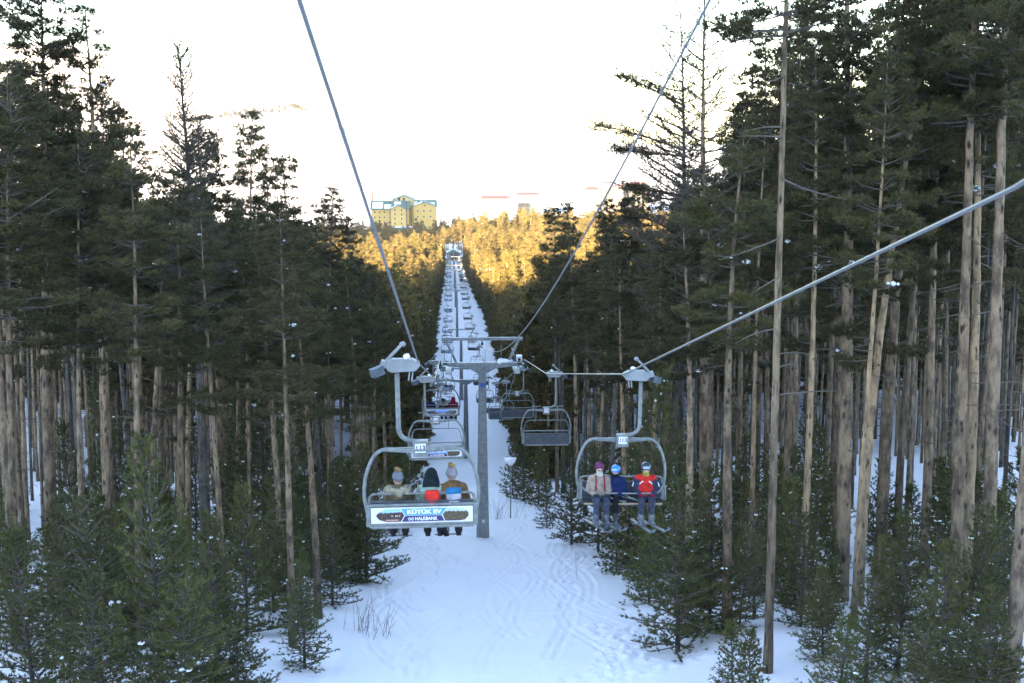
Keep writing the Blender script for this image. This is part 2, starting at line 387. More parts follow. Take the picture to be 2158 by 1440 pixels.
_ico = None
def snow_blobs(C, S, rng):
    base = []; 
    for i in range(5):
        th = math.pi * i / 4
        for k in range(6): base.append((math.sin(th) * math.cos(k * math.pi / 3), math.sin(th) * math.sin(k * math.pi / 3), math.cos(th)))
    base = np.array(base); f = []
    for i in range(4):
        for k in range(6):
            a = i * 6 + k; b = i * 6 + (k + 1) % 6; f.append((a, a + 6, b + 6, b))
    f = np.array(f); nb = len(base)
    V = []; F = []
    for q, (c, s) in enumerate(zip(C, S)):
        th = rng.uniform(0, np.pi); el = rng.uniform(.8, 1.7)
        v = base * (1 + rng.normal(0, .16, (nb, 1))) * np.array([el, 1 / el ** .5, .72]) * s
        x = v[:, 0] * math.cos(th) - v[:, 1] * math.sin(th); y = v[:, 0] * math.sin(th) + v[:, 1] * math.cos(th)
        V.append(np.stack([x, y, v[:, 2]], 1) + c); F.append(f + q * nb)
    return np.concatenate(V), np.concatenate(F)

def pine_data(seed, H=22, r0=.22, cb=.5, R=2.8, whorl=.45, nb=4, nl=.13, nw=.02, n=9, step=.2, spread=.75, shape='old', sparse=0.0, dead=14, bend=.4,
              low=(-12, 45), twiglet=1.0, snow=(6, .18), twn=1.0, inner=.08, lop=0.0, side=None, fine=False, pads=0.0, gap=0.0):
    rng = np.random.RandomState(seed)
    zz = np.linspace(0, H, 18); ph = rng.uniform(0, 6.28, 4)
    tx = bend * (np.sin(zz / H * 2.6 + ph[0]) - np.sin(ph[0])) * (zz / H); ty = bend * (np.sin(zz / H * 2.2 + ph[1]) - np.sin(ph[1])) * (zz / H)
    tr = r0 * np.clip(1.0 - .93 * (zz / H) ** 1.35, .04, 1) * (1 + .25 * np.exp(-zz / .8)); tr[-1] = .012
    trunk = np.stack([tx, ty, zz], 1)
    zz2 = np.linspace(0, H, 46)
    tp = np.stack([np.interp(zz2, zz, tx) + rng.normal(0, .008, 46), np.interp(zz2, zz, ty) + rng.normal(0, .008, 46), zz2], 1)
    trr = np.interp(zz2, zz, tr) * (1 + rng.normal(0, .025, 46)); tp[0, 2] = -.5
    TV, TF = tubes_np([tp], [trr], 12)
    paths, rads, T, D, TI = [], [], [], [], []
    at = lambda z: np.array([np.interp(z, zz, tx), np.interp(z, zz, ty), z])
    def branch(z, azi, L, e0, e1, green, rb):
        k = 7; s = np.linspace(0, 1, k); e = np.radians(e0 + (e1 - e0) * s + rng.normal(0, 5)); a = azi + rng.normal(0, .10, k).cumsum() * .8
        seg = L / (k - 1); d = np.stack([np.cos(e) * np.cos(a), np.cos(e) * np.sin(a), np.sin(e)], 1)
        p = np.concatenate([[at(z)], at(z) + np.cumsum(d[:-1] * seg, 0)])
        paths.append(p); rads.append(rb * (1 - .85 * s) + .004)
        if green and pads:
            # needles gathered in pads towards the end of the limb, bare wood inside
            ks = (1.0, .72, .46) if L > 1.5 else ((1.0, .62) if L > .8 else (.9,))
            for g0 in ks:
                if rng.rand() < (.12 if g0 == 1.0 else .30) + sparse: continue
                for sg in ((0,) if g0 == 1.0 else (-1, 1)):
                    rr = (.20 + .115 * L) * rng.uniform(.65, 1.25) * pads * (1.15 if g0 == 1.0 else .95)
                    c0 = np.array([np.interp(g0, s, p[:, i]) for i in range(3)]); aa = np.interp(g0, s, a) + sg * rng.uniform(.7, 1.3)
                    off = rr * rng.uniform(.6, 1.3) if sg else 0; c = c0 + np.array([math.cos(aa) * off, math.sin(aa) * off, rng.uniform(.0, .15)])
                    nt = int(max(5, (rr / step) ** 2 * 3.5)); u = rng.normal(0, 1, (nt, 3)); u /= np.linalg.norm(u, axis=1, keepdims=True)
                    r3 = rr * rng.uniform(.25, 1, (nt, 1)) ** .6; q3 = u * r3 * np.array([1.15, 1.15, .52])
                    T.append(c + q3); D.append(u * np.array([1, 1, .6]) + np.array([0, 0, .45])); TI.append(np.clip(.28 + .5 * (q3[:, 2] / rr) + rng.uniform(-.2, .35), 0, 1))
                    for _ in range(4):
                        w3 = c + rng.normal(0, rr * .45, 3); paths.append(np.stack([c0, (c0 + w3) / 2 + np.array([0, 0, -.03]), w3])); rads.append(np.array([.013, .009, .006]))
            if L > 1.2:
                for _ in range(int(2 + L)):
                    g = rng.uniform(.2, .9); b0 = np.array([np.interp(g, s, p[:, i]) for i in range(3)]); aa = np.interp(g, s, a) + rng.choice((-1, 1)) * rng.uniform(.4, 1.2); le = L * .22 * rng.uniform(.6, 1.3)
                    paths.append(np.stack([b0, b0 + np.array([math.cos(aa), math.sin(aa), rng.uniform(-.2, .3)]) * le * .5, b0 + np.array([math.cos(aa), math.sin(aa), rng.uniform(-.3, .4)]) * le])); rads.append(np.array([.012, .009, .006]))
            return p
        # twigs
        m = max(2, int(L / (.30 if green else .50) * twn))
        for q in range(m):
            ss = (inner if green else .2) + (.98 - inner) * (q + rng.uniform(0, .8)) / m
            if ss > .98: continue
            sgn = 1 if (q % 2) else -1; base = np.array([np.interp(ss, s, p[:, i]) for i in range(3)])
            aa = np.interp(ss, s, a) + sgn * rng.uniform(.45, 1.05); le = L * .38 * (1.15 - ss) * rng.uniform(.6, 1.2) * twiglet + .12
            ee = np.radians(np.interp(ss, [0, 1], [e0, e1]) + rng.uniform(-14, 30))
            dd = np.array([math.cos(ee) * math.cos(aa), math.cos(ee) * math.sin(aa), math.sin(ee)])
            tw = np.stack([base, base + dd * le * .55, base + dd * le + np.array([0, 0, .12 * le])])
            paths.append(tw); rads.append(np.array([rb * .35 * (1 - .5 * ss) + .004, .006, .004]) * (1.5 if fine else 1))
            if fine:
                for h in range(3):
                    g = rng.uniform(.25, .95); bb = base + (tw[2] - base) * g; a3 = aa + rng.choice((-1, 1)) * rng.uniform(.4, 1.1); l3 = le * rng.uniform(.25, .6)
                    d3 = np.array([math.cos(a3), math.sin(a3), rng.uniform(-.2, .6)]); paths.append(np.stack([bb, bb + d3 * l3 * .5, bb + d3 * l3])); rads.append(np.array([.011, .009, .006]))
            if green and rng.rand() > sparse:
                c = max(2, int(le / step)); tt = np.linspace(.25, 1, c)[:, None]
                pp = base + (tw[2] - base) * tt + rng.normal(0, .035, (c, 3)); T.append(pp)
                D.append(np.tile(dd * .8 + np.array([0, 0, .35]), (c, 1))); TI.append(np.full(c, rng.uniform(.1, .9)))
                if le > .45:
                    for h in range(int(le / .3)):
                        g = rng.uniform(.3, .95); bb = base + (tw[2] - base) * g; a3 = aa + rng.choice((-1, 1)) * rng.uniform(.5, 1.1)
                        d3 = np.array([math.cos(a3), math.sin(a3), rng.uniform(-.1, .5)]); l3 = le * .4 * rng.uniform(.5, 1.1)
                        c3 = max(1, int(l3 / step)); t3 = np.linspace(.4, 1, c3)[:, None]
                        T.append(bb + d3 * l3 * t3); D.append(np.tile(d3 * .7 + np.array([0, 0, .4]), (c3, 1))); TI.append(np.full(c3, rng.uniform(.1, .9)))
        if green:
            c = max(2, int(L * .45 / step)); tt = np.linspace(.55, 1, c)
            pp = np.stack([np.interp(tt, s, p[:, i]) for i in range(3)], 1); T.append(pp); D.append(np.tile(d[-1] + np.array([0, 0, .3]), (c, 1))); TI.append(np.full(c, rng.uniform(.3, 1)))
        return p
    bps = []
    z = cb * H
    z0 = z
    while z < H - .25:
        t = (z - z0) / (H - z0)
        if shape == 'old': prof = (.35 + .65 * math.sin(min(1, t * 1.7 + .18) * math.pi * .5)) * (1 - t) ** .62
        elif shape == 'cone': prof = (1 - t) ** .85 * (.75 + .25 * min(1, t * 5))
        elif shape == 'column': prof = (.62 + .38 * math.sin(min(1, t * 2 + .1) * math.pi * .5)) * (1 - t) ** .55 * (.8 + .3 * math.sin(t * 19 + seed))
        elif shape == 'round': prof = math.sqrt(max(0, 1 - (2 * t - .9) ** 2 / 1.3)) * .95 + .05
        else: prof = (1 - t) ** .8
        if gap and rng.rand() < gap * (1 - t): z += whorl * rng.uniform(.6, 1.6); continue
        k = max(2, int(nb * (1 if t < .8 else .8) + rng.uniform(-.6, .9)))
        a0 = rng.uniform(0, 6.28)
        for q in range(k):
            L = R * prof * (rng.uniform(.35, 1.2) if pads else rng.uniform(.55, 1.18)) + .22
            aq = a0 + q * 6.283 / k + rng.normal(0, .25)
            if lop: L *= 1 + lop * math.cos(aq - (side or 0))
            e = low[0] + (low[1] - low[0]) * t
            bps.append(branch(z + rng.uniform(-.1, .1), aq, L, e + rng.uniform(-12, 12), e + rng.uniform(0, 35), True, .012 + .013 * L))
        z += whorl * rng.uniform(.7, 1.3)
    for q in range(dead):
        z = H * (cb * rng.uniform(.35, 1.02) + .02)
        branch(z, rng.uniform(0, 6.28), rng.uniform(.4, 1.0) * R * .62, rng.uniform(-25, 15), rng.uniform(-30, 10), False, .02)
    # leader
    T.append(at(H) + np.stack([rng.normal(0, .05, 10), rng.normal(0, .05, 10), -np.linspace(0, .9, 10)], 1)); D.append(np.tile([0, 0, 1.], (10, 1))); TI.append(np.full(10, .7))
    LV, LF = tubes_np(paths, rads, 4)
    T = np.concatenate(T); D = np.concatenate(D); TI = np.concatenate(TI)
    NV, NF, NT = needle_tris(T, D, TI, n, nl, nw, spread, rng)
    cs, ss = [], []
    for q in range(snow[0]):
        p = bps[int(rng.rand() ** 1.3 * len(bps) * .95)]; g = rng.uniform(.35, 1); pt = np.array([np.interp(g, np.linspace(0, 1, 7), p[:, i]) for i in range(3)])
        w = snow[1] * rng.uniform(.35, 1.3) ** 1.6
        for _ in range(rng.randint(1, 4)):
            cs.append(pt + np.array([rng.normal(0, w * .8), rng.normal(0, w * .8), w * .3])); ss.append(w * rng.uniform(.4, 1))
    SV, SF = snow_blobs(cs, ss, rng) if cs else (None, None)
    return (TV, TF), (LV, LF), (NV, NF, NT), (SV, SF), H

def pine_proto(name, bark='bark', needle='needle', **kw):
    (TV, TF), (LV, LF), (NV, NF, NT), (SV, SF), H = pine_data(**kw)
    d = dict(trunk=np_mesh(name + '_trunk', TV, TF, [M[bark]], smooth=True), limbs=np_mesh(name + '_limbs', LV, LF, [M['twig']], smooth=True),
             crown=np_mesh(name + '_crown', NV, NF, [M[needle]], tint=NT), H=H, r=kw.get('r0', .2))
    if SV is not None: d['snow'] = np_mesh(name + '_snow', SV, SF, [M['snowblob']], smooth=True)
    return d

def joined_proto(name, bark, needle, **kw):
    (TV, TF), (LV, LF), (NV, NF, NT), (SV, SF), H = pine_data(**kw)
    def tri(F): return np.concatenate([F[:, [0, 1, 2]], F[:, [0, 2, 3]]])
    Vs = [TV, LV, NV]; Fs = [tri(TF), tri(LF), NF]; mi = [0, 0, 1]
    if SV is not None: Vs.append(SV); Fs.append(tri(SF)); mi.append(2)
    off = 0; FF = []; MI = []; TT = []
    for v, f, m_ in zip(Vs, Fs, mi):
        FF.append(f + off); off += len(v); MI.append(np.full(len(f), m_)); TT.append(NT if m_ == 1 else np.zeros(len(v)))
    me = np_mesh(name, np.concatenate(Vs), np.concatenate(FF), [M[bark], M[needle], M['snowblob']], midx=np.concatenate(MI), tint=np.concatenate(TT))
    return me

FINE = dict(nl=.16, nw=.032, n=8, step=.098, pads=.80)
MIDL = dict(nl=.23, nw=.056, n=6, step=.135, pads=.84)
PR = {}
for i, s in enumerate((11, 12, 13, 14, 15)):
    PR['tall%d' % i] = pine_proto('tall', bark='bark_tan' if i == 3 else 'bark', seed=s, H=24, r0=.22, cb=(.58, .55, .60, .60, .55)[i], R=(2.5, 2.3, 2.5, 2.2, 2.4)[i], whorl=.42, nb=5, dead=9, bend=(.6, .3, .8, .5, .4)[i],
                                  shape=('column', 'column', 'old', 'old', 'cone')[i], snow=(4, .12), low=(-8, 40), gap=.42, **FINE)
PR['spire'] = pine_proto('spire', seed=31, H=24, r0=.2, cb=.54, R=2.8, whorl=.36, nb=5.5, shape='column', dead=8, snow=(5, .13), low=(-10, 36), gap=.15, **FINE)
PR['sparse'] = pine_proto('sparse', bark='bark_dark', needle='needle_thin', seed=41, H=24, r0=.2, cb=.46, R=2.6, whorl=.29, nb=5.2, sparse=.25, shape='column', dead=12, snow=(1, .1), low=(-2, 48), nl=.12, nw=.020, n=5, step=.2, twn=1.9, inner=.2, fine=True)
PR['ragged'] = pine_proto('ragged', bark='bark_dark', seed=43, H=26, r0=.22, cb=.36, R=3.2, whorl=.42, nb=3.9, sparse=.55, shape='old', dead=16, snow=(2, .1), low=(-4, 34), nl=.13, nw=.026, n=8, step=.18, lop=.3, side=3.3, twn=1.9, inner=.2, fine=True)
PR['ragged2'] = pine_proto('ragged', bark='bark', seed=44, H=26, r0=.22, cb=.42, R=2.8, whorl=.5, nb=3.6, sparse=.66, shape='old', dead=18, snow=(2, .1), low=(-2, 30), nl=.13, nw=.026, n=8, step=.18, twn=1.8, inner=.2, fine=True)
PR['high'] = pine_proto('high', bark='bark', seed=45, H=26, r0=.2, cb=.60, R=2.8, whorl=.45, nb=4.6, shape='old', dead=12, snow=(3, .13), low=(-8, 40), gap=.3, **FINE)
PR['low'] = pine_proto('low', seed=47, H=24, r0=.22, cb=.36, R=3.0, whorl=.5, nb=4.6, shape='old', dead=8, snow=(5, .12), low=(-10, 38), gap=.35, **FINE)
for i, s in enumerate((21, 22, 23, 24, 25, 26)):
    PR['mid%d' % i] = pine_proto('mid', bark=('bark', 'bark_tan', 'bark', 'bark_dark', 'bark', 'bark_tan')[i], seed=s, H=23, r0=.19, cb=(.44, .56, .50, .62, .34, .52)[i], R=(2.2, 2.2, 2.3, 2.0, 2.2, 2.3)[i], whorl=.45, nb=4.8, bend=(.5, .8, .3, .6, .9, .4)[i],
                                 dead=8, shape=('column', 'old', 'cone', 'column', 'old', 'cone')[i], snow=(5, .10), gap=.36, low=(-8, 40), **MIDL)
for i, s in enumerate((51, 52, 53, 54)):
    PR['young%d' % i] = pine_proto('young', needle='needle_y', bark='bark_dark', seed=s, H=6, r0=.065, cb=.04, R=(1.7, 1.5, 1.9, 1.6)[i], whorl=.24, nb=5, dead=0, shape='cone', bend=.12,
                                   low=(-4, 50), nl=.14, nw=.028, n=10, step=.11, snow=(24, .042), twiglet=.9)
PR['young4'] = pine_proto('young', needle='needle_y', bark='bark_dark', seed=58, H=6, r0=.06, cb=.10, R=2.2, whorl=.34, nb=5, dead=0, shape='old', bend=.35, low=(0, 40), nl=.14, nw=.028, n=10, step=.12, snow=(10, .06))
PR['young5'] = pine_proto('young', needle='needle_y', bark='bark', seed=59, H=6, r0=.07, cb=.02, R=1.35, whorl=.30, nb=5, dead=0, shape='column', bend=.25, low=(8, 60), nl=.15, nw=.026, n=10, step=.12, snow=(12, .05))
PR['dry'] = pine_proto('dry', needle='needle_dry', bark='bark_dark', seed=57, H=6, r0=.06, cb=.08, R=1.3, whorl=.3, nb=4, dead=0, shape='cone', bend=.12, low=(-4, 45), nl=.13, nw=.016, n=6, step=.2, sparse=.35, snow=(16, .05))
for i, s in enumerate((61, 62, 63)):
    PR['sap%d' % i] = pine_proto('sap', needle='needle_y', bark='bark_dark', seed=s, H=5, r0=.05, cb=.04, R=(1.4, 1.2, 1.5)[i], whorl=.28, nb=4.5, dead=0, shape='cone', bend=.1, low=(-4, 48),
                                 nl=.2, nw=.045, n=7, step=.17, snow=(22, .05))

def put_pine(proto, x, y, H, r=None, lean=(0, 0), rz=0.0, name='pine_tree', wide=1.0):
    p = PR[proto]; o = empty(name, (x, y, G(x, y) - .1), 0)
    sz = H / p['H']; sxy = sz * wide
    o.rotation_euler = (lean[1], lean[0], rz); o.scale = (sxy, sxy, sz)
    for k, nm in (('trunk', 'trunk'), ('limbs', 'branches'), ('crown', 'crown'), ('snow', 'snow_clumps')):
        if k in p:
            c = link(nm, p[k], None, o)
            if k == 'trunk' and r:
                f = r / (p['r'] * sxy); c.scale = (f, f, 1)
                if f > 1.6 or f < .6: pass
    return o

# ------------------------------------------------------------------ surveyed pines: (px, py on the trunk, distance, top py or height, proto, trunk radius, lean, label)
HERO = [
 # left side
 (12, 850, 50, -130, 'tall1', .19, .01, 'pine at the far left edge, slim pale trunk cut by the edge of the picture'),
 (88, 850, 56, -70, 'spire', .24, -.02, 'broad dark pine near the left edge with a thick grey trunk'),
 (215, 850, 58, 20, 'tall4', .26, -.02, 'tall pointed dark pine, second spire from the left against the sky'),
 (283, 800, 72, 225, 'mid2', .17, 0, 'pine with narrow dark trunk and pointed top just left of the sparse pine'),
 (422, 850, 60, 85, 'sparse', .22, .0, 'nearly bare pine with thin needles standing out against the white sky'),
 (475, 850, 74, 245, 'mid1', .22, .0, 'pine with pale trunk directly right of the nearly bare pine'),
 (519, 850, 66, 235, 'tall3', .17, .0, 'pine with straight orange trunk left of the piste'),
 (612, 850, 76, 330, 'mid0', .17, 0, 'pine with tan trunk under the sloping end of the left tree line'),
 (690, 850, 80, 390, 'tall1', .22, 0, 'pointed pine carrying a big lump of snow, last tall one before the piste'),
 (742, 850, 96, 455, 'mid2', .15, 0, 'slim dark pine at the left edge of the piste behind the snow lump pine'),
 (560, 850, 84, 330, 'mid4', .16, 0, 'pine between the orange trunk and the tan trunk, left forest'),
 (150, 850, 76, 180, 'mid3', .16, 0, 'slim pine behind and between the two leftmost spires'),
 (345, 850, 82, 370, 'mid5', .15, .03, 'short pine with leaning trunk behind the nearly bare pine'),
 (655, 850, 90, 480, 'mid5', .16, 0, 'low pine between the tan trunk pine and the snow lump pine'),
 (40, 900, 66, 60, 'mid4', .16, .02, 'pine with dark trunk just behind the left edge tree'),
 (385, 850, 95, 430, 'mid0', .16, 0, 'dark pine directly behind the nearly bare pine, left forest'),
 # right side
 (1433, 850, 70, 0, 'ragged', .21, .0, 'ragged half bare pine with one long leafy bough reaching left over the piste'),
 (1488, 850, 63, -60, 'ragged2', .25, .0, 'ragged half bare pine with straight tan trunk, right of its leafy neighbour'),
 (1636, 800, 38.5, -950, 'high', .125, .0, 'slender straight pine with long bare trunk reaching the bottom of the picture'),
 (1596, 850, 76, 60, 'mid2', .20, -.01, 'pine with dark rough trunk left of the slender foreground trunk'),
 (1783, 900, 50, -300, 'low', .27, -.01, 'thick pale pine with dark boughs hanging low across its trunk'),
 (1812, 1100, 49, -60, 'mid1', .20, -.02, 'pine standing close against the thick pale pine'),
 (1862, 1000, 56, -100, 'tall4', .25, .0, 'pine with dark rough trunk right of the thick pale pine'),
 (1898, 950, 60, -40, 'tall2', .19, .01, 'pine with grey trunk between the rough one and the curved one'),
 (1955, 900, 55, -120, 'tall0', .20, -.03, 'pine with a gently curved tan trunk in the right forest'),
 (2031, 850, 46, -520, 'high', .22, .0, 'tall pine with lichen yellowed trunk near the right edge'),
 (2072, 700, 48, -240, 'tall3', .21, .03, 'grey pine leaning slightly right beside the lichen yellowed trunk'),
 (2112, 800, 45, -560, 'high', .24, .03, 'tan pine with lichen on its trunk leaning right at the right edge'),
 (2143, 1250, 35.5, -700, 'high', .21, .01, 'nearest dark pine trunk cut by the lower right edge of the picture'),
 (1705, 850, 78, 20, 'mid4', .16, .0, 'pine with slim trunk between the slender foreground trunk and the thick pale pine'),
 (1745, 850, 70, -40, 'tall2', .18, .0, 'dense pine with snow on its lower boughs behind the thick pale pine'),
 (1665, 850, 68, -20, 'mid0', .17, .0, 'dense dark pine directly behind the slender foreground trunk'),
 (1290, 850, 88, 388, 'mid1', .17, .0, 'thin topped pine rising over the golden trees where the thin cable crosses it'),
 (1322, 850, 98, 415, 'mid2', .16, .0, 'pointed dark pine in front of the far red roofed blocks'),
 (1353, 850, 92, 405, 'mid0', .17, .0, 'narrow spired pine under the red roofed blocks'),
 (1395, 850, 82, 300, 'mid4', .17, .0, 'low pine directly left of the ragged half bare pine'),
 (1175, 850, 112, 440, 'mid0', .15, .0, 'pine at the right edge of the piste beside the golden hillside'),
 (1215, 850, 104, 430, 'mid5', .17, .0, 'tan trunked pine at the right edge of the piste, second one in'),
 (1250, 850, 96, 420, 'mid3', .16, .0, 'tan trunked pine between the piste edge and the thin topped pine'),
 (1540, 850, 84, 150, 'mid0', .17, .0, 'dark pine filling the gap right of the two ragged pines'),
 (1560, 850, 66, 190, 'tall1', .16, .0, 'bushy pine in front of the gap right of the two ragged pines'),
 (1835, 800, 74, -40, 'mid2', .17, 0, 'dark pine behind the rough trunk in the right forest'),
 (1995, 850, 70, -40, 'mid4', .18, 0, 'dark pine behind the curved trunk and the lichen yellowed trunk'),
 (2100, 850, 72, -60, 'mid0', .18, 0, 'dense pine behind the leaning trunks at the right edge'),
 (1925, 800, 82, -30, 'mid5', .15, 0, 'slim pine with tan trunk seen between the curved trunk and the grey one'),
]
placed = []
for px, py, Y, top, proto, r, lean, lab in HERO:
    lean *= .6
    base = P(px, py, Y); x = base.x; tz = P(px, top, Y).z; H = tz - G(x, Y) + .1
    x -= math.tan(lean) * (base.z - G(x, Y))
    o = put_pine(proto, x, Y, H, r, lean=(lean, 0), rz=0 if proto == 'ragged' else (px * 7 % 63) / 10.0)
    tag(o, lab, 'pine tree', 'tall pines beside the piste'); placed.append((x, Y, 1.5))
# the long leafy bough of the ragged pine
rng_ = np.random.RandomState(77)
def big_bough(root, x0, z0, L, rise, droop, azi=math.pi):
    """a long living limb reaching out of the trunk (local coordinates of the tree)"""
    s = np.linspace(0, 1, 14); p = np.stack([x0 + np.cos(azi) * L * s, np.sin(azi) * L * s + .15 * np.sin(s * 5), z0 + rise * s - droop * s ** 2], 1)
    paths = [p]; rads = [.055 * (1 - .8 * s) + .008]; T = []; D = []; TI = []
    for q in range(64):
        g = rng_.uniform(.12, 1); b = np.array([np.interp(g, s, p[:, i]) for i in range(3)]); a = azi + rng_.choice((-1, 1)) * rng_.uniform(.2, 1.2); l = rng_.uniform(.35, 1.15) * (1.2 - .5 * g)
        e = rng_.uniform(-.35, .75); d = np.array([math.cos(e) * math.cos(a), math.cos(e) * math.sin(a), math.sin(e)])
        paths.append(np.stack([b, b + d * l * .5, b + d * l + np.array([0, 0, .08])])); rads.append(np.array([.016, .009, .005]))
        if g > .36:
            for _ in range(8):
                u = rng_.uniform(.35, 1); T.append(b + d * l * u + rng_.normal(0, .10, 3)); D.append(d * .6 + np.array([0, 0, .5])); TI.append(rng_.uniform(.1, .8))
    LV, LF = tubes_np(paths, rads, 5); NV, NF, NT = needle_tris(np.array(T), np.array(D), np.array(TI), 9, .15, .022, .8, rng_)
    b = link('bough', np_mesh('bough', LV, LF, [M['twig']], smooth=True), None, root)
    link('bough_needles', np_mesh('bough_needles', NV, NF, [M['needle']], tint=NT), None, b)
ragged = [o for o in bpy.data.objects if o.get('label', '').startswith('ragged half bare pine with one')][0]
gz = ragged.location.z; sc_ = 1 / ragged.scale[0]; szz = 1 / ragged.scale[2]
for py, L, rise, dr in ((318, 4.3, 1.7, .55), (330, 3.6, .4, .1), (420, 2.6, .9, .4), (225, 3.0, 1.6, .2)):
    z = P(1433, py, 70).z - gz
    big_bough(ragged, 0, z * szz, L * sc_, rise, dr, math.pi + (.15 if py == 330 else -.1))

YOUNG = [
 # (px of stem, distance, top py, proto, width factor, label)
 (325, 34, 925, 'young0', 1.0, 'tall young pine with upright leader, centre of the lower left thicket'),
 (640, 41.5, 1180, 'young1', 1.15, 'yellowish young pine alone on the snow at the right end of the lower left thicket'),
 (205, 37, 1060, 'young2', 1.1, 'young pine left of the tall upright leader'),
 (60, 34, 1110, 'young3', 1.2, 'young pine in the lower left corner'),
 (450, 38, 1075, 'young1', 1.1, 'young pine right of the tall upright leader'),
 (515, 46, 1020, 'young0', 1.0, 'young pine under the orange trunk, with pale stem'),
 (575, 50, 1070, 'young3', 1.1, 'young pine behind the yellowish one at the thicket end'),
 (130, 42, 1050, 'young0', 1.1, 'young pine behind the lower left corner pine'),
 (390, 44, 1090, 'young3', 1.1, 'young pine behind and right of the upright leader'),
 (280, 46, 1050, 'young2', 1.1, 'young pine behind and left of the upright leader'),
 (20, 44, 1060, 'young1', 1.2, 'young pine against the left edge of the picture'),
 (770, 60, 935, 'young0', 1.15, 'dense dark young pine at the piste edge behind the nearest chair'),
 (722, 60, 975, 'young2', 1.1, 'dark young pine left of the dense one behind the nearest chair'),
 (700, 53, 1060, 'young1', 1.1, 'dark young pine beside the snow hummock at the left of the piste'),
 (838, 82, 945, 'sap0', 1.0, 'snow dusted young pine behind the seated riders, left piste edge'),
 (862, 92, 905, 'sap2', .9, 'narrow young pine left of the second descending chair'),
 (655, 58, 1010, 'young3', 1.1, 'young pine in the shadow behind the thicket end'),
 (500, 33.5, 1290, 'young2', 1.3, 'small spreading young pine at the bottom of the lower left thicket'),
 (370, 32, 1240, 'young1', 1.3, 'small young pine at the bottom edge, left of the spreading one'),
 (180, 31, 1220, 'young3', 1.4, 'small young pine at the bottom edge, lower left'),
 (590, 56, 930, 'young2', .9, 'slim young pine among the trunks left of the dense dark one'),
 (1104, 104, 918, 'sap0', 1.2, 'young pine on the right piste edge left of the globe lamp clearing'),
 (1135, 100, 940, 'sap1', 1.2, 'young pine on the right piste edge, second of the pair above the globe lamp'),
 (1080, 110, 935, 'sap2', 1.0, 'low young pine leftmost of the trio above the globe lamp'),
 (1152, 84, 1003, 'sap1', 1.0, 'small young pine alone on the snow bank right of the globe lamp'),
 (1205, 74, 935, 'young0', 1.0, 'dark young pine left of the ascending chair with three skiers'),
 (1262, 70, 925, 'young2', 1.1, 'dark young pine directly behind the ascending chair with three skiers'),
 (1325, 68, 930, 'young1', 1.1, 'young pine behind the blue helmet on the ascending chair'),
 (1378, 66, 950, 'young3', 1.0, 'young pine behind the red jacket on the ascending chair'),
 (1300, 62, 1040, 'sap2', 1.0, 'small young pine with snowy twigs under the skiers'),
 (1362, 60, 1050, 'sap0', 1.0, 'small young pine with snowy twigs under the red jacket'),
 (1432, 43.5, 1012, 'young0', 1.15, 'full young pine at the right piste edge with boughs reaching over the snow'),
 (1498, 45, 985, 'young2', 1.05, 'young pine immediately right of the full one at the piste edge'),
 (1592, 47, 1030, 'dry', 1.1, 'reddish brown dying young pine left of the slender foreground trunk'),
 (1560, 44, 1120, 'young1', 1.0, 'young pine in front of the reddish brown dying one'),
 (1620, 52, 960, 'young3', 1.1, 'young pine behind the slender foreground trunk'),
 (1690, 44, 1080, 'young0', 1.1, 'snow flecked young pine right of the slender foreground trunk'),
 (1735, 40, 1190, 'young2', 1.1, 'young pine in front of the thick pale pine'),
 (1830, 37, 1150, 'young1', 1.2, 'young pine in front of the rough dark trunk, lower right'),
 (1900, 38, 1080, 'young0', 1.1, 'young pine with tall leader in the lower right thicket'),
 (1985, 36, 1140, 'young3', 1.2, 'young pine under the curved trunk in the lower right thicket'),
 (2060, 37, 1070, 'young2', 1.1, 'young pine under the lichen yellowed trunk in the lower right thicket'),
 (2120, 40, 1090, 'young1', 1.1, 'young pine at the right edge behind the nearest trunk'),
 (1585, 34.5, 1330, 'sap1', 1.3, 'small young pine rooted at the bottom edge left of the slender trunk'),
 (1545, 36, 1310, 'sap0', 1.2, 'small snowy young pine at the bottom edge beside the piste'),
 (1770, 33, 1290, 'young3', 1.4, 'small young pine at the bottom edge under the thick pale pine'),
 (1930, 31.5, 1250, 'young0', 1.4, 'small young pine at the bottom edge, lower right thicket'),
 (2080, 31, 1240, 'young2', 1.4, 'small young pine at the bottom edge beside the nearest dark trunk'),
 (1660, 60, 940, 'young1', 1.0, 'young pine between trunks behind the snow flecked one'),
 (1720, 66, 900, 'young2', 1.0, 'tall young pine among the trunks with snow on its tips'),
 (1560, 62, 925, 'young0', 1.0, 'young pine in the shade right of the two ragged trunks'),
 (1860, 60, 960, 'young3', 1.0, 'young pine behind the rough dark trunk'),
 (1990, 62, 985, 'sap2', 1.2, 'light young pine on the snowy clearing at the right'),
 (2060, 70, 930, 'sap1', 1.0, 'small snowy young pine in the clearing near the right edge'),
 (1460, 58, 960, 'young1', 1.0, 'young pine between the two ragged trunks and the piste'),
]
for qi_, (px, Y, top, proto, w, lab) in enumerate(YOUNG):
    if qi_ % 4 == 2 and proto.startswith('young'): proto = 'young4' if qi_ % 8 == 2 else 'young5'
    x = XW(px, Y, min(1350, top + 150)); H = P(px, top, Y).z - G(x, Y) + .1
    H = max(1.6, H); sf = (H / 6.0) ** .5 * 6.0 / H if H > 6 else 1
    o = put_pine(proto, x, Y, H, None, lean=(random.Random(px).uniform(-.03, .03), 0), rz=(px * 3 % 63) / 10.0, name='young_pine', wide=w * sf)
    tag(o, lab, 'young pine', 'young pines along the piste'); placed.append((x, Y, .8))

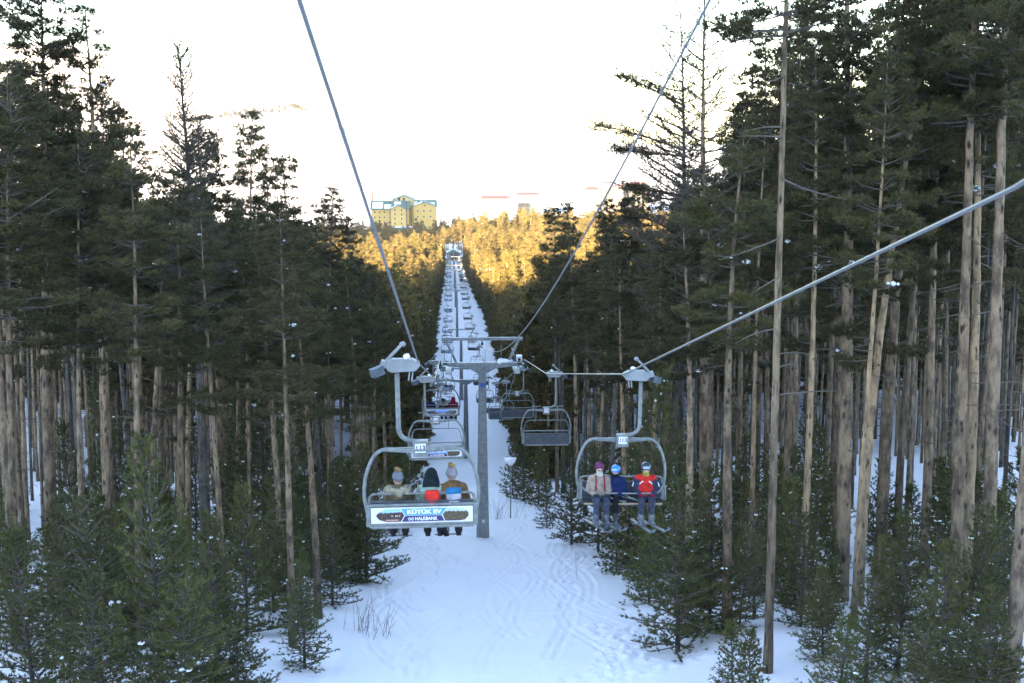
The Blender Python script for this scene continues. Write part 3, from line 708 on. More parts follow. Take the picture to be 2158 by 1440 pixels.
# the rest of the near forest, each pine a tree of its own, up to the 300 nearest
rf = random.Random(8); cand = []
for k in range(9000):
    y = rf.uniform(44, 175); x = CX + y * math.tan(R_(YAW)) + rf.uniform(-.39, .39) * y
    l, r = corridor(y)
    if l - 1.2 < x < r + 1.2: continue
    cand.append((y, x))
cand.sort(key=lambda c: c[0] + rf.uniform(0, 12)); keep = []
for y, x in cand:
    if len(keep) >= 300 - len(HERO): break
    if all((x - a) ** 2 + (y - b) ** 2 > (c + 1.0) ** 2 for a, b, c in placed if c > 1) and all((x - a) ** 2 + (y - b) ** 2 > 13.5 for a, b in keep):
        # keep the clearing where snow shows at the far right
        if x > 14 and 58 < y < 80 and (x - 17) ** 2 < 16: continue
        keep.append((x, y))
YMAX_IND = max(k[1] for k in keep)
LM = [(-400, 'the left edge'), (88, 'the thick grey trunk'), (215, 'the second dark spire'), (422, 'the nearly bare pine'), (519, 'the orange trunk'), (612, 'the tan trunk'), (690, 'the snow lump pine'), (800, 'the piste edge'), (930, 'the nearest tower')]
RM = [(1000, 'the piste edge'), (1175, 'the hillside pine'), (1290, 'the thin topped pine'), (1395, 'the low pine'), (1460, 'the ragged pines'), (1596, 'the dark rough trunk'), (1640, 'the slender trunk'), (1783, 'the thick pale pine'), (1862, 'the stout rough trunk'), (1955, 'the curved trunk'), (2031, 'the lichened trunk'), (2160, 'the right edge')]
auto = []
for x, y in keep:
    px = 948 + (x - CX) / y * 3000
    left = x < 0
    # heights follow the skyline of the photo
    if left: top = np.interp(px, [0, 200, 330, 450, 600, 700, 760, 850, 920], [60, 200, 330, 380, 430, 480, 520, 600, 690])
    else: top = np.interp(px, [1000, 1100, 1180, 1300, 1400, 1500, 1600, 1700, 2158], [640, 520, 470, 450, 440, 300, 150, 20, -60])
    H = P(px, top + rf.uniform(0, 110), y).z - G(x, y); H = min(26, max(11, H))
    big = y < 62
    proto = rf.choice(['tall0', 'tall1', 'tall4', 'spire'] if left else ['tall0', 'tall2', 'tall3', 'tall4']) if big else 'mid%d' % rf.randrange(6)
    o = put_pine(proto, x, y, H, rf.uniform(.095, .18), lean=(rf.gauss(0, .009), rf.gauss(0, .006)), rz=rf.uniform(0, 6.28), wide=min(1.15, rf.uniform(.85, 1.1) * 20 / H))
    bk = {'tall3': 'orange', 'mid1': 'orange', 'mid5': 'orange', 'mid3': 'dark'}.get(proto, 'grey')
    names = LM if left else RM
    ia = max([i for i, n in enumerate(names) if n[0] <= px] or [0]); ib = min(ia + 1, len(names) - 1)
    auto.append((o, '%s %s trunked pine between %s and %s' % ('tall' if H > 19 else 'lower', bk, names[ia][1], names[ib][1]), y))
    band = 'front rows' if y < 75 else ('middle rows' if y < 100 else 'back rows')
    tag(o, 'dark pine in the %s of the forest on the %s of the piste' % (band, 'left' if left else 'right'), 'pine tree', 'pines in the %s of the %s forest' % (band, 'left' if left else 'right'))
# where only one pine answers to the description it gets it for itself; pairs are told apart by depth
by = {}
for o, lb, y in auto: by.setdefault(lb, []).append((y, o))
for lb, l_ in by.items():
    l_.sort(key=lambda q: q[0])
    if len(l_) == 1: l_[0][1]['label'] = lb
    elif len(l_) == 2: l_[0][1]['label'] = 'nearer ' + lb; l_[1][1]['label'] = 'farther ' + lb
    else:
        l_[0][1]['label'] = 'nearest ' + lb; l_[-1][1]['label'] = 'farthest ' + lb
        for y_, o_ in l_[1:-1]: o_['label'] = 'half hidden ' + lb; o_['group'] = 'half hidden pines: ' + lb[:40]
# understorey
ku = []
for k in range(1500):
    if len(ku) >= 95: break
    y = rf.triangular(40, 100, 46); x = CX + y * math.tan(R_(YAW)) + rf.uniform(-.38, .38) * y; l, r = corridor(y)
    if l - .8 < x < r + .8: continue
    if x > 11 and 55 < y < 82 and rf.random() < .75: continue
    if any((x - a) ** 2 + (y - b) ** 2 < 3.2 for a, b in ku) or any((x - a) ** 2 + (y - b) ** 2 < 2.0 for a, b, c in placed): continue
    ku.append((x, y))
for x, y in ku:
    left = x < 0
    H = rf.uniform(2.2, 5.2) if y < 70 else rf.uniform(1.8, 4.4)
    if rf.random() < .30 and y > 56: H = rf.uniform(6.5, 10.5)
    o = put_pine(('young%d' % rf.randrange(6)) if H > 6.4 else 'sap%d' % rf.randrange(3), x, y, H, None, lean=(rf.gauss(0, .03), 0), rz=rf.uniform(0, 6.28), name='young_pine', wide=rf.uniform(.9, 1.3) * (.8 if H > 6.4 else 1))
    tag(o, 'taller young pine reaching into the shaded trunks on the %s of the piste' % ('left' if left else 'right') if H > 6.4 else 'low young pine growing between the trunks on the %s of the piste' % ('left' if left else 'right'), 'young pine', '%s young pines under the %s forest' % ('taller' if H > 6.4 else 'low', 'left' if left else 'right'))

# ------------------------------------------------------------------ the forest beyond: nobody could count it
farcol = bpy.data.collections.new('far_pine_kinds'); far_objs = []
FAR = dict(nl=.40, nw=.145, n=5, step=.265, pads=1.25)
for i, s in enumerate((71, 72, 73, 74, 75, 76, 77)):
    edge_ = i in (5, 6)
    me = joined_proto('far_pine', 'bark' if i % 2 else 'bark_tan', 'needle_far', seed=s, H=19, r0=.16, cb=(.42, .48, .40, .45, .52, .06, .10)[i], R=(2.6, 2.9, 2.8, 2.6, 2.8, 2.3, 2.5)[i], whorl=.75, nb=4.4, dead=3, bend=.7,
                      shape=('column', 'old', 'column', 'old', 'old', 'cone', 'cone')[i], snow=(2, .2), gap=.2, low=(-6, 40), **FAR)
    o = bpy.data.objects.new('far_pine_%d' % i, me); farcol.objects.link(o); far_objs.append(o)
rs = np.random.RandomState(99); pts = []
def scatter(y0, y1, den, edge=0.0, fr=.40):
    n = int((y1 - y0) * fr * (y0 + y1) * den)
    y = np.sqrt(rs.uniform(y0 ** 2, y1 ** 2, n)); x = CX + y * math.tan(R_(YAW)) + rs.uniform(-fr, fr, n) * y
    l, r = corridor(y)
    end = y > 745
    ok = (x < l - .8) | (x > r + .8) | (y > 800)
    # hotel grounds and lift station stay open
    ok &= ~((np.abs(x - HOTX) < 31) & (y > 885) & (y < 935)); ok &= ~((np.abs(x - HOTX + 1) < 6) & (y > 840) & (y < 900)); ok &= ~((np.abs(x - 0) < 26) & (y > 690) & (y < 800) & (np.abs(x) < 14 ))
    return x[ok], y[ok]
HOTX = P(850, 440, 900).x
for a in ((YMAX_IND - 4, 220, .06), (220, 420, .05), (420, 760, .036), (760, 975, .030)):
    x, y = scatter(*a); pts.append(np.stack([x, y], 1))
# dense skirts of trees right at the piste edge
for k in range(900):
    y = rs.uniform(120, 745); l, r = corridor(y)
    pts.append(np.array([[l - rs.uniform(.2, 2.6), y]])); pts.append(np.array([[r + rs.uniform(.2, 2.6), y]]))
pts = np.concatenate(pts); N = len(pts)
l, r = corridor(pts[:, 1]); de = np.minimum(np.abs(pts[:, 0] - l), np.abs(pts[:, 0] - r)); edge = (de < 2.8) & (pts[:, 1] < 800)
zz = ground(pts[:, 0], pts[:, 1])
idx = rs.randint(0, 5, N); em = edge & (rs.rand(N) < .8); idx[em] = rs.randint(5, 7, int(em.sum()))
scl = rs.uniform(.75, 1.1, N); scl[edge] *= rs.uniform(.45, .95, int(edge.sum()))
scl *= np.where((pts[:, 1] > 780) & (pts[:, 0] > 2), 1.18, 1.0) * (1 + .35 * vnoise(pts[:, 0], pts[:, 1], 26)); scl *= np.where((pts[:, 1] > 680) & (pts[:, 1] < 860) & (pts[:, 0] < -4), .82, 1.0) * np.where(pts[:, 1] > 400, .95, 1)
fm = bpy.data.meshes.new('forest_points'); fm.vertices.add(N); fm.vertices.foreach_set('co', np.stack([pts[:, 0], pts[:, 1], zz - .2], 1).astype(np.float32).ravel())
a = fm.attributes.new('kind_i', 'INT', 'POINT'); a.data.foreach_set('value', idx.astype(np.int32))
a = fm.attributes.new('sc', 'FLOAT_VECTOR', 'POINT'); a.data.foreach_set('vector', np.stack([scl * rs.uniform(.85, 1.25, N), scl * rs.uniform(.85, 1.25, N), scl], 1).astype(np.float32).ravel())
a = fm.attributes.new('rt', 'FLOAT_VECTOR', 'POINT'); a.data.foreach_set('vector', np.stack([rs.normal(0, .02, N), rs.normal(0, .02, N), rs.uniform(0, 6.28, N)], 1).astype(np.float32).ravel())
fo = link('forest', fm); tag(fo, 'distant pine forest on both sides of the piste, golden where the low sun reaches it', kind='stuff')
ng = bpy.data.node_groups.new('scatter', 'GeometryNodeTree'); ng.interface.new_socket('Geometry', in_out='INPUT', socket_type='NodeSocketGeometry'); ng.interface.new_socket('Geometry', in_out='OUTPUT', socket_type='NodeSocketGeometry')
gi = ng.nodes.new('NodeGroupInput'); go = ng.nodes.new('NodeGroupOutput'); ip = ng.nodes.new('GeometryNodeInstanceOnPoints'); ci = ng.nodes.new('GeometryNodeCollectionInfo')
ci.inputs['Collection'].default_value = farcol; ci.inputs['Separate Children'].default_value = True; ci.inputs['Reset Children'].default_value = True
def named(n, t):
    q = ng.nodes.new('GeometryNodeInputNamedAttribute'); q.data_type = t; q.inputs['Name'].default_value = n; return q
lk = ng.links.new; lk(gi.outputs[0], ip.inputs['Points']); lk(ci.outputs[0], ip.inputs['Instance']); ip.inputs['Pick Instance'].default_value = True
lk([s for s in named('kind_i', 'INT').outputs if s.name == 'Attribute' and s.enabled][0], ip.inputs['Instance Index'])
lk([s for s in named('sc', 'FLOAT_VECTOR').outputs if s.name == 'Attribute' and s.enabled][0], ip.inputs['Scale'])
e2r = ng.nodes.new('FunctionNodeEulerToRotation'); lk([s for s in named('rt', 'FLOAT_VECTOR').outputs if s.name == 'Attribute' and s.enabled][0], e2r.inputs[0]); lk(e2r.outputs[0], ip.inputs['Rotation'])
lk(ip.outputs[0], go.inputs[0])
md = fo.modifiers.new('scatter', 'NODES'); md.node_group = ng
#PART3

# ------------------------------------------------------------------ haze
hz = MB(); hz.box((0, 3600, 190), (7600, 8300, 660))
hm = bpy.data.materials.new('haze_air'); hm.use_nodes = True; hn = hm.node_tree
hn.nodes.remove(hn.nodes['Principled BSDF']); pv = hn.nodes.new('ShaderNodeVolumePrincipled')
pv.inputs['Color'].default_value = (.93, .95, 1, 1); pv.inputs['Density'].default_value = .00004; pv.inputs['Anisotropy'].default_value = .0
hn.links.new(pv.outputs[0], hn.nodes['Material Output'].inputs['Volume'])
HZ = hz.build('haze', hm); tag(HZ, kind='stuff', label='thin cold winter haze in the valley')

# ------------------------------------------------------------------ ropes
GA = 2.35
TOW = [(78, 770, 1.9), (165, 803, 1.9), (236, 713, 1.9), (375, 612, 1.9), (470, 569, 1.9), (570, 549, 1.9), (700, 527, 1.9)]
TZ = [(Y, P(980, y, Y).z) for Y, y, w in TOW]
def catenary(a, b, sag, n=10):
    return [(a[0] + (b[0] - a[0]) * t, a[1] + (b[1] - a[1]) * t - 4 * sag * t * (1 - t)) for t in [i / n for i in range(n)]]
tail = []
for (y0, z0), (y1, z1) in zip(TZ[:-1], TZ[1:]):
    tail += catenary((y0, z0 + .3), (y1, z1 + .3), min(1.5, (y1 - y0) * .011))
tail += catenary((TZ[-1][0], TZ[-1][1] + .3), (752, -68), .3) + [(752, -68)]
LZ6 = P(645, 0, 5.9).z
ropeL = [(-16, LZ6 + 21.9 * .30), (0, LZ6 + 5.9 * .275), (5.9, LZ6), (26, P(880, 766, 26).z), (53, P(905, 798, 53).z)] + tail
ropeR = [(-16, P(2158, 395, 10.2).z + 26.2 * .31), (10.2, P(2158, 395, 10.2).z), (33, P(1325, 789, 33).z), (60, P(1160, 788, 60).z)] + tail
def rz_(rope, Y): return float(np.interp(Y, [p[0] for p in rope], [p[1] for p in rope]))
mb = MB(); mb.tube([(-GA, y, z) for y, z in ropeL], .016, 8)
tag(mb.build('haul_rope', M['rope'], smooth=True), 'twisted steel haul rope running from the top edge down to the descending chairs', 'cable', 'haul ropes of the chairlift')
mb = MB(); mb.tube([(GA, y, z) for y, z in ropeR], .019, 8)
tag(mb.build('haul_rope', M['rope'], smooth=True), 'twisted steel haul rope coming in from the right edge to the ascending chairs', 'cable', 'haul ropes of the chairlift')
# thin line strung over the tower gantries
c = [(-16, 4.9), (9.7, P(1490, 0, 9.7).z), (22, P(1290, 378, 22.2).z), (38, P(1160, 590, 36).z), (56, P(1042, 733, 57).z), (66, P(1025, 726, 68).z), (78, P(1012, 716, 78).z)]
q_ = np.polyfit([c[1][0], c[4][0], c[6][0]], [c[1][1], c[4][1], c[6][1]], 2)
c = [(y, float(np.polyval(q_, y))) for y in np.linspace(-16, 78, 30)]
for (y0, z0), (y1, z1) in zip(TZ[:-1], TZ[1:]): c += catenary((y0, z0 + 1.3), (y1, z1 + 1.3), (y1 - y0) * .006)[1:]
c += [(700, TZ[-1][1] + 1.3)]
mb = MB(); mb.tube([(0, y, z) for y, z in c], .014, 6)
tag(mb.build('signal_cable', M['rope'], smooth=True), 'thin dark signal cable strung above the tower gantries from the top right', 'cable')

# ------------------------------------------------------------------ towers
def tower(Y, zc, first, lab):
    g = G(0, Y) - .4; H = zc - g; t = empty('lift_tower', (0, Y, g)); tag(t, lab, 'lift tower', 'steel towers of the chairlift')
    b = MB(); n = 8; vs = []; lev = ((0, .40), (.7, .39), (H * .5, .30), (H - .35, .215))
    for z, r in lev:
        for k in range(n): a = 2 * math.pi * (k + .5) / n; vs.append((r * math.cos(a), r * math.sin(a), z))
    fs = [(i * n + k, i * n + (k + 1) % n, (i + 1) * n + (k + 1) % n, (i + 1) * n + k) for i in range(3) for k in range(n)] + [tuple(range(3 * n, 4 * n))]
    b.add(vs, fs); pole = b.build('pole', M['steel'], t)
    if first:
        q = MB(); q.box((0, 0, 0), (.34, .02, .26)); o = q.build('number_plate', M['plate'], pole); o.location = (0, -.245, H - 1.1)
        q = MB(); q.box((0, 0, 0), (.26, .02, .5)); o = q.build('faded_sticker', M['alu'], pole); o.location = (0, -.262, H - 2.0)
        q = MB(); q.box((0, 0, 0), (.20, .02, .20)); o = q.build('small_sign', M['white'], pole); o.location = (.04, -.405, 1.35 + .1)
    b = MB()   # ladder up the pole
    for s in (-.13, .13): b.bar((s, -.44, .9), (s, -.27, H + .2), .025, .025)
    z = 1.1
    while z < H: y = -.44 + .17 * (z - .9) / (H - .7); b.bar((-.13, y, z), (.13, y, z), .02, .02); z += .32
    b.build('ladder', M['steel'], t)
    b = MB()   # crossarm with deep tapered middle
    prof = [(-1.95, .16), (1.95, .16), (1.95, -.04), (.75, -.16), (.30, -.42), (-.30, -.42), (-.75, -.16), (-1.95, -.04)]
    b.prism(prof, 1, -.15, .15); b.mesh
    arm = b.build('crossarm', M['steel'], t, bevel=.015); arm.location = (0, 0, H)
    for s in (-1, 1):   # sheave assemblies
        r = MB(); r.bar((s * GA - s * .12, -1.5, .03 + .19), (s * GA - s * .12, 1.5, .03 - .19), .07, .16)
        r.bar((s * 1.9, 0, .08), (s * GA, 0, .08), .14, .14)
        ra = r.build('sheave_beam', M['steel_dark'], t); ra.location = (0, 0, H)
        for k in range(6):
            w = MB(); yy = -1.35 + k * .54; w.tube([(s * GA - .05, yy, .06 - yy * .127), (s * GA + .05, yy, .06 - yy * .127)], .19, 14); w.build('sheave_wheel', M['rubber'], ra)
        r = MB()       # catwalk along the sheaves
        r.box((s * (GA + .35) if False else s * (GA - .48), 0, -.22), (.34, 3.0, .04))
        for yy in (-1.45, 1.45): r.bar((s * (GA - .64), yy, -.2), (s * (GA - .64), yy, .75), .03, .03)
        r.bar((s * (GA - .64), -1.45, .75), (s * (GA - .64), 1.45, .75), .03, .03)
        r.build('catwalk', M['steel'], t).location = (0, 0, H)
        st = MB(); st.bar((s * 1.45, 0, .14), (s * 2.02, 0, 1.40), .13, .13); st.build('gantry_strut', M['steel'], t).location = (0, 0, H)
    gb = MB(); gb.box((0, 0, 1.48), (4.5, .17, .17)); gb.build('gantry_beam', M['steel'], t, bevel=.012).location = (0, 0, H)
    if first:
        r = MB(); r.tube([(0, 0, 1.40), (0, 0, 1.24)], .02, 6); r.ell((0, 0, 1.2), (.07, .07, .09)); r.build('cable_hook', M['steel_dark'], t).location = (0, 0, H)
        r = MB(); r.bar((1.05, .0, .15), (1.05, 0, 1.12), .035, .035); r.build('antenna_rod', M['steel'], t).location = (0, 0, H)
        r = MB(); r.bar((.16, .0, .15), (.16, 0, .86), .03, .03); r.build('antenna_rod', M['steel'], t).location = (0, 0, H)
        rng = np.random.RandomState(4)
        V, F = snow_blobs([np.array([1.25, 0, .2]), np.array([1.02, 0, .19]), np.array([1.5, 0, .18])], [.22, .26, .17], rng)
        link('snow_cap', np_mesh('snow_cap', V, F, [M['snowblob']], smooth=True), None, t).location = (0, 0, H)
        r = MB(); r.box((0, 0, 0), (.34, .5, .3)); s_ = r.build('camera_housing', M['white'], t, bevel=.05); s_.location = (GA - .32, -.4, H + .46)
        r = MB(); r.tube([(0, -.25, -.05), (0, -.27, -.05)], .08, 12); r.build('lens', M['rubber'], s_)
        r = MB(); r.tube([(0, 0, 0), (-.55, .5, -1.9)], .022, 6); o = r.build('guy_rod', M['steel'], t); o.location = (GA - .35, 0, H)
    return t
ordn = ['first', 'second', 'third', 'fourth', 'fifth', 'sixth', 'seventh', 'eighth', 'ninth', 'tenth', 'eleventh', 'twelfth', 'thirteenth', 'fourteenth', 'fifteenth', 'sixteenth', 'seventeenth', 'eighteenth', 'nineteenth', 'twentieth', 'twenty-first', 'twenty-second', 'twenty-third', 'twenty-fourth', 'twenty-fifth', 'twenty-sixth', 'twenty-seventh', 'twenty-eighth']
for i, (Y, z) in enumerate(TZ):
    lab = ['nearest steel lift tower with ladder and blue plate, standing in the piste', 'second steel lift tower, just left behind the nearest one',
           'third steel lift tower, slim pole rising above the gantry of the nearest one'][i] if i < 3 else 'steel lift tower far down the piste, %s one counted from the camera' % ordn[i]
    tower(Y, z, i == 0, lab)

# ------------------------------------------------------------------ chairs
def text_mesh(body, size, matl, extrude=.004, offset=0.0, shear=0, sx=1.0, align='CENTER', space=1.0):
    cu = bpy.data.curves.new('txt', 'FONT'); cu.body = body; cu.size = size; cu.extrude = extrude; cu.offset = offset; cu.align_x = align; cu.align_y = 'CENTER'; cu.resolution_u = 3; cu.space_character = space
    o = bpy.data.objects.new('txt', cu); COL.objects.link(o)
    dg = bpy.context.evaluated_depsgraph_get(); me = bpy.data.meshes.new_from_object(o.evaluated_get(dg))
    bpy.data.objects.remove(o); me.materials.clear(); me.materials.append(matl)
    co = np.empty(len(me.vertices) * 3, dtype=np.float32); me.vertices.foreach_get('co', co); co = co.reshape(-1, 3); co[:, 0] *= sx
    me.vertices.foreach_set('co', co.ravel()); me.update(); return me
def pic_mat(name, sky_c, mid_c, ground_c, spark):
    m = bpy.data.materials.new(name); m.use_nodes = True; nt = m.node_tree; b = nt.nodes['Principled BSDF']; L = nt.links.new
    tc = nt.nodes.new('ShaderNodeTexCoord'); sp = nt.nodes.new('ShaderNodeSeparateXYZ'); L(tc.outputs['Object'], sp.inputs[0])
    nz = nt.nodes.new('ShaderNodeTexNoise'); nz.inputs['Scale'].default_value = 26; nz.inputs['Detail'].default_value = 4; L(tc.outputs['Object'], nz.inputs['Vector'])
    ma = nt.nodes.new('ShaderNodeMath'); ma.operation = 'MULTIPLY_ADD'; L(nz.outputs[0], ma.inputs[0]); ma.inputs[1].default_value = .10; L(sp.outputs[2], ma.inputs[2])
    rp = nt.nodes.new('ShaderNodeValToRGB'); rp.color_ramp.interpolation = 'CONSTANT'; mr = nt.nodes.new('ShaderNodeMapRange'); mr.inputs[1].default_value = -.13; mr.inputs[2].default_value = .19
    L(ma.outputs[0], mr.inputs[0]); L(mr.outputs[0], rp.inputs[0]); e = rp.color_ramp.elements
    e[0].position = 0; e[0].color = (*ground_c, 1); e[1].position = .22; e[1].color = (*mid_c, 1); q = e.new(.74); q.color = (*sky_c, 1)
    v = nt.nodes.new('ShaderNodeTexVoronoi'); v.inputs['Scale'].default_value = 30; L(tc.outputs['Object'], v.inputs['Vector'])
    r2 = nt.nodes.new('ShaderNodeValToRGB'); r2.color_ramp.elements[0].position = .16; r2.color_ramp.elements[1].position = .26; r2.color_ramp.elements[0].color = (1, 1, 1, 1); r2.color_ramp.elements[1].color = (0, 0, 0, 1); L(v.outputs['Distance'], r2.inputs[0])
    mx = nt.nodes.new('ShaderNodeMix'); mx.data_type = 'RGBA'; L(r2.outputs[0], mx.inputs[0]); L(rp.outputs[0], mx.inputs[6]); mx.inputs[7].default_value = (*spark, 1)
    L(mx.outputs[2], b.inputs['Base Color']); b.inputs['Roughness'].default_value = .4; return m
M['picL'] = pic_mat('picture_evening', (.30, .50, .62), (.035, .02, .018), (.30, .12, .10), (.30, .12, .08))
M['picR'] = pic_mat('picture_hall', (.40, .52, .50), (.07, .05, .02), (.025, .03, .10), (.30, .22, .09))
T_num = text_mesh('113', .13, M['steel_dark'], .003, .003)
M['letter'] = mat('letter_white', (.82, .82, .82), .5)
T_ku = text_mesh('KÜTÜK EV', .105, M['letter'], .003, .0035, sx=1.0)
T_hb = text_mesh('HALKBANK', .088, M['letter'], .003, .002, sx=1.0)
for me_, w_ in ((T_ku, .64), (T_hb, .42)):
    xs__ = [v_.co.x for v_ in me_.vertices]; k_ = w_ / (max(xs__) - min(xs__))
    for v_ in me_.vertices: v_.co.x *= k_

def arc(pts, r, n=5):
    """rounded polyline through 3-D points"""
    out = [Vector(pts[0])]
    for a, b, c in zip(pts[:-2], pts[1:-1], pts[2:]):
        a, b, c = Vector(a), Vector(b), Vector(c); d1 = (a - b); d2 = (c - b); q = min(r, d1.length * .48, d2.length * .48)
        p1 = b + d1.normalized() * q; p2 = b + d2.normalized() * q
        for i in range(n + 1): t = i / n; out.append(p1 * (1 - t) ** 2 + b * 2 * t * (1 - t) + p2 * t ** 2)
    out.append(Vector(pts[-1])); return out

def make_chair(occupied):
    t = empty('chairlift_chair')
    # hanger arm, on the outer side of the rope
    h = MB(); h.tube(arc([(-.40, 0, -.08), (-.40, 0, -1.40), (.0, 0, -1.50)], .34, 8), .045, 12); h.build('hanger', M['steel_light'], t, smooth=True)
    g = MB(); g.prism([(-.58, -.11), (-.50, -.15), (-.05, -.13), (.03, -.04), (.02, .03), (-.10, .09), (-.48, .10), (-.60, .02)], 1, -.10, .10)
    gp = g.build('grip', M['alu'], t, bevel=.012)
    g = MB(); g.bar((-.60, -.02, .06), (-.30, -.02, .36), .07, .05); g.bar((-.60, .0, .06), (-.64, 0, -.06), .12, .16); g.ell((-.28, -.02, .37), (.06, .05, .05)); g.build('grip_lever', M['alu'], gp)
    g = MB(); g.bar((-.66, 0, -.10), (-.86, -.1, -.16), .16, .16); g.build('roller', M['steel_dark'], gp)
    g = MB()
    for x in (-.16, -.10): g.bar((x, 0, -.12), (x - .03, 0, -.32), .025, .025)
    g.build('bolt_pin', M['alu'], gp)
    rng = np.random.RandomState(3); Vs, Fs = snow_blobs([np.array([-.22, 0, .13])], [.08], rng); link('snow_patch', np_mesh('snow_patch', Vs, Fs, [M['snowblob']], smooth=True), None, gp)
    # number box
    b = MB(); b.box((0, -.02, -1.60), (.29, .22, .30)); bx = b.build('mounting_box', M['steel_light'], t, bevel=.015)
    for s in (-1, 1):
        p = MB(); p.box((0, -.02 + s * .118, -1.58), (.20, .012, .17)); pl = p.build('number_plate', M['white'], bx)
        n = bpy.data.objects.new('digits', T_num); COL.objects.link(n); n.parent = bx; n.location = (0, -.02 + s * .127, -1.58); n.rotation_euler = (R_(90), 0, 0 if s < 0 else math.pi)
    # bail frame
    f = MB(); yb = -.12
    pts = arc([(0, yb, -1.62), (-.80, yb, -1.57), (-1.02, yb, -2.0), (-1.085, yb, -2.45), (-.96, yb, -3.08)], .26, 6)
    f.tube(pts, .034, 10); f.tube([(-p[0], p[1], p[2]) for p in pts], .034, 10)
    f.prism([(0, -1.68), (.72, -1.62), (.72, -1.57), (0, -1.55)], 1, yb - .02, yb + .02); f.prism([(0, -1.68), (-.72, -1.62), (-.72, -1.57), (0, -1.55)], 1, yb - .021, yb + .019)
    f.tube([(-.96, yb, -3.08), (.96, yb, -3.08)], .034, 8)
    f.build('bail_frame', M['steel_light'], t, smooth=False)
    # backrest
    r = MB(); r.tube(arc([(-.99, yb + .02, -2.72), (-.99, .02, -2.48), (.99, .02, -2.48), (.99, yb + .02, -2.72)], .12, 4), .024, 8)
    for s in (-1, 1): r.tube(arc([(s * .96, .02, -2.56), (s * 1.0, .42, -2.62), (s * 1.0, .46, -2.95), (s * .96, .05, -3.02)], .1, 4), .018, 6)
    r.build('armrest_rail', M['steel_light'], t)
    bk = MB(); bk.box((0, -.02, -2.80), (1.96, .07, .40)); back = bk.build('backrest', M['seatpad'], t, bevel=.02)
    ft = MB(); ft.box((0, -.13, -2.66), (2.0, .05, .05)); ft.box((0, -.13, -3.02), (2.0, .05, .05))
    for s in (-1, 1): ft.box((s * 1.0, -.10, -2.85), (.09, .10, .42))
    ft.build('side_bracket', M['steel_light'], t, bevel=.008)
    # advertising banner on the back
    bn = MB(); bn.box((0, -.165, -2.845), (1.90, .012, .30)); ban = bn.build('banner', M['white'], t)
    Y0 = -.176
    def patch(name, poly, m, y=Y0, loc=(0, -2.845)):
        q = MB(); q.prism([(a, b) for a, b in poly], 1, -.003, .003); o = q.build(name, m, ban); o.location = (loc[0], y, loc[1]); return o
    def rnd(x0, x1, z0, z1, r, left):
        o = []
        for i in range(7):
            a = math.pi / 2 + i * math.pi / 6
            cz = z1 - r if i < 4 else z0 + r
            o.append((x0 + r + r * math.cos(a), cz + r * math.sin(a) if i != 3 else (z0 + z1) / 2))
        return o
    patch('left_picture', [(-.80 + .12, .125), (-.84 + .04, .07), (-.86, 0), (-.80, -.08), (-.66, -.125), (-.40, -.125), (-.33, -.005), (-.41, .125)], M['picL'])
    patch('right_picture', [(.475, .120), (.68, .125), (.80, .10), (.87, .03), (.87, -.04), (.80, -.11), (.68, -.125), (.435, -.125), (.39, -.005)], M['picR'])
    patch('blue_field', [(-.39, .125), (.46, .125), (.37, -.008), (-.31, -.008)], M['adblue'])
    patch('purple_field', [(-.315, -.016), (.365, -.016), (.42, -.125), (-.38, -.125)], M['adpurple'])
    def txt(me, x, z, nm='lettering'):
        n = bpy.data.objects.new(nm, me); COL.objects.link(n); n.parent = ban; n.location = (x, Y0 - .006, z); n.rotation_euler = (R_(90), 0, 0); return n
    txt(T_ku, .04, -2.845 + .058); txt(T_hb, .075, -2.845 - .072)
    lg = MB()
    for i in (0, 1):
        cx = -.255 + i * .055 + .02
        ring = [(cx + .021 * math.cos(a * math.pi / 6), Y0 - .008, -2.917 + .026 * math.sin(a * math.pi / 6)) for a in range(13)]
        lg.tube(ring, .006, 5)
    lg.bar((-.26, Y0 - .008, -2.917), (-.16, Y0 - .008, -2.917), .006, .008)
    lg.build('bank_emblem', M['white'], ban)
    lt = MB()    # pale lettering and lights on the left picture
    for k in range(9): lt.box((-.66 + k * .026, Y0 - .005, -2.845 - .088), (.018, .004, .022))
    for x in (-.56, -.49, -.46, -.42): lt.box((x, Y0 - .005, -2.845 - .01), (.022, .004, .03))
    lt.build('picture_lights', mat('pic_light', (.55, .38, .34), .5) if 'pl' not in M else M['pl'], ban)
    # seat
    if occupied:
        st = MB(); st.box((0, .22, -3.05), (1.90, .46, .07)); st.build('seat', M['seatpad'], t, bevel=.02)
        sl = MB(); sl.box((0, .462, -3.03), (1.84, .03, .035)); sl.build('seat_edge', M['wood'], t)
    else:
        st = MB(); st.box((0, .07, -2.86), (1.92, .07, .42)); st.build('seat', M['seatpad'], t, bevel=.02)
        sl = MB(); sl.box((0, .11, -3.08), (1.90, .06, .05)); sl.build('seat_edge', M['steel_light'], t)
    # restraining bar
    if occupied:
        br = MB(); br.tube(arc([(-1.03, .0, -2.66), (-.82, .46, -2.78), (.82, .46, -2.78), (1.03, .0, -2.66)], .14, 5), .022, 8); bar = br.build('safety_bar', M['steel_light'], t)
        for s in (-.47, .47):
            fr = MB(); fr.tube([(s, .46, -2.78), (s, .60, -3.46)], .018, 6); fr.tube([(s - .26, .62, -3.47), (s + .26, .62, -3.47)], .018, 6); fr.build('footrest', M['steel_light'], bar)
    else:
        br = MB(); br.tube(arc([(-1.03, .0, -2.6), (-.86, .2, -1.98), (.86, .2, -1.98), (1.03, .0, -2.6)], .14, 5), .018, 8); bar = br.build('safety_bar', M['steel_light'], t)
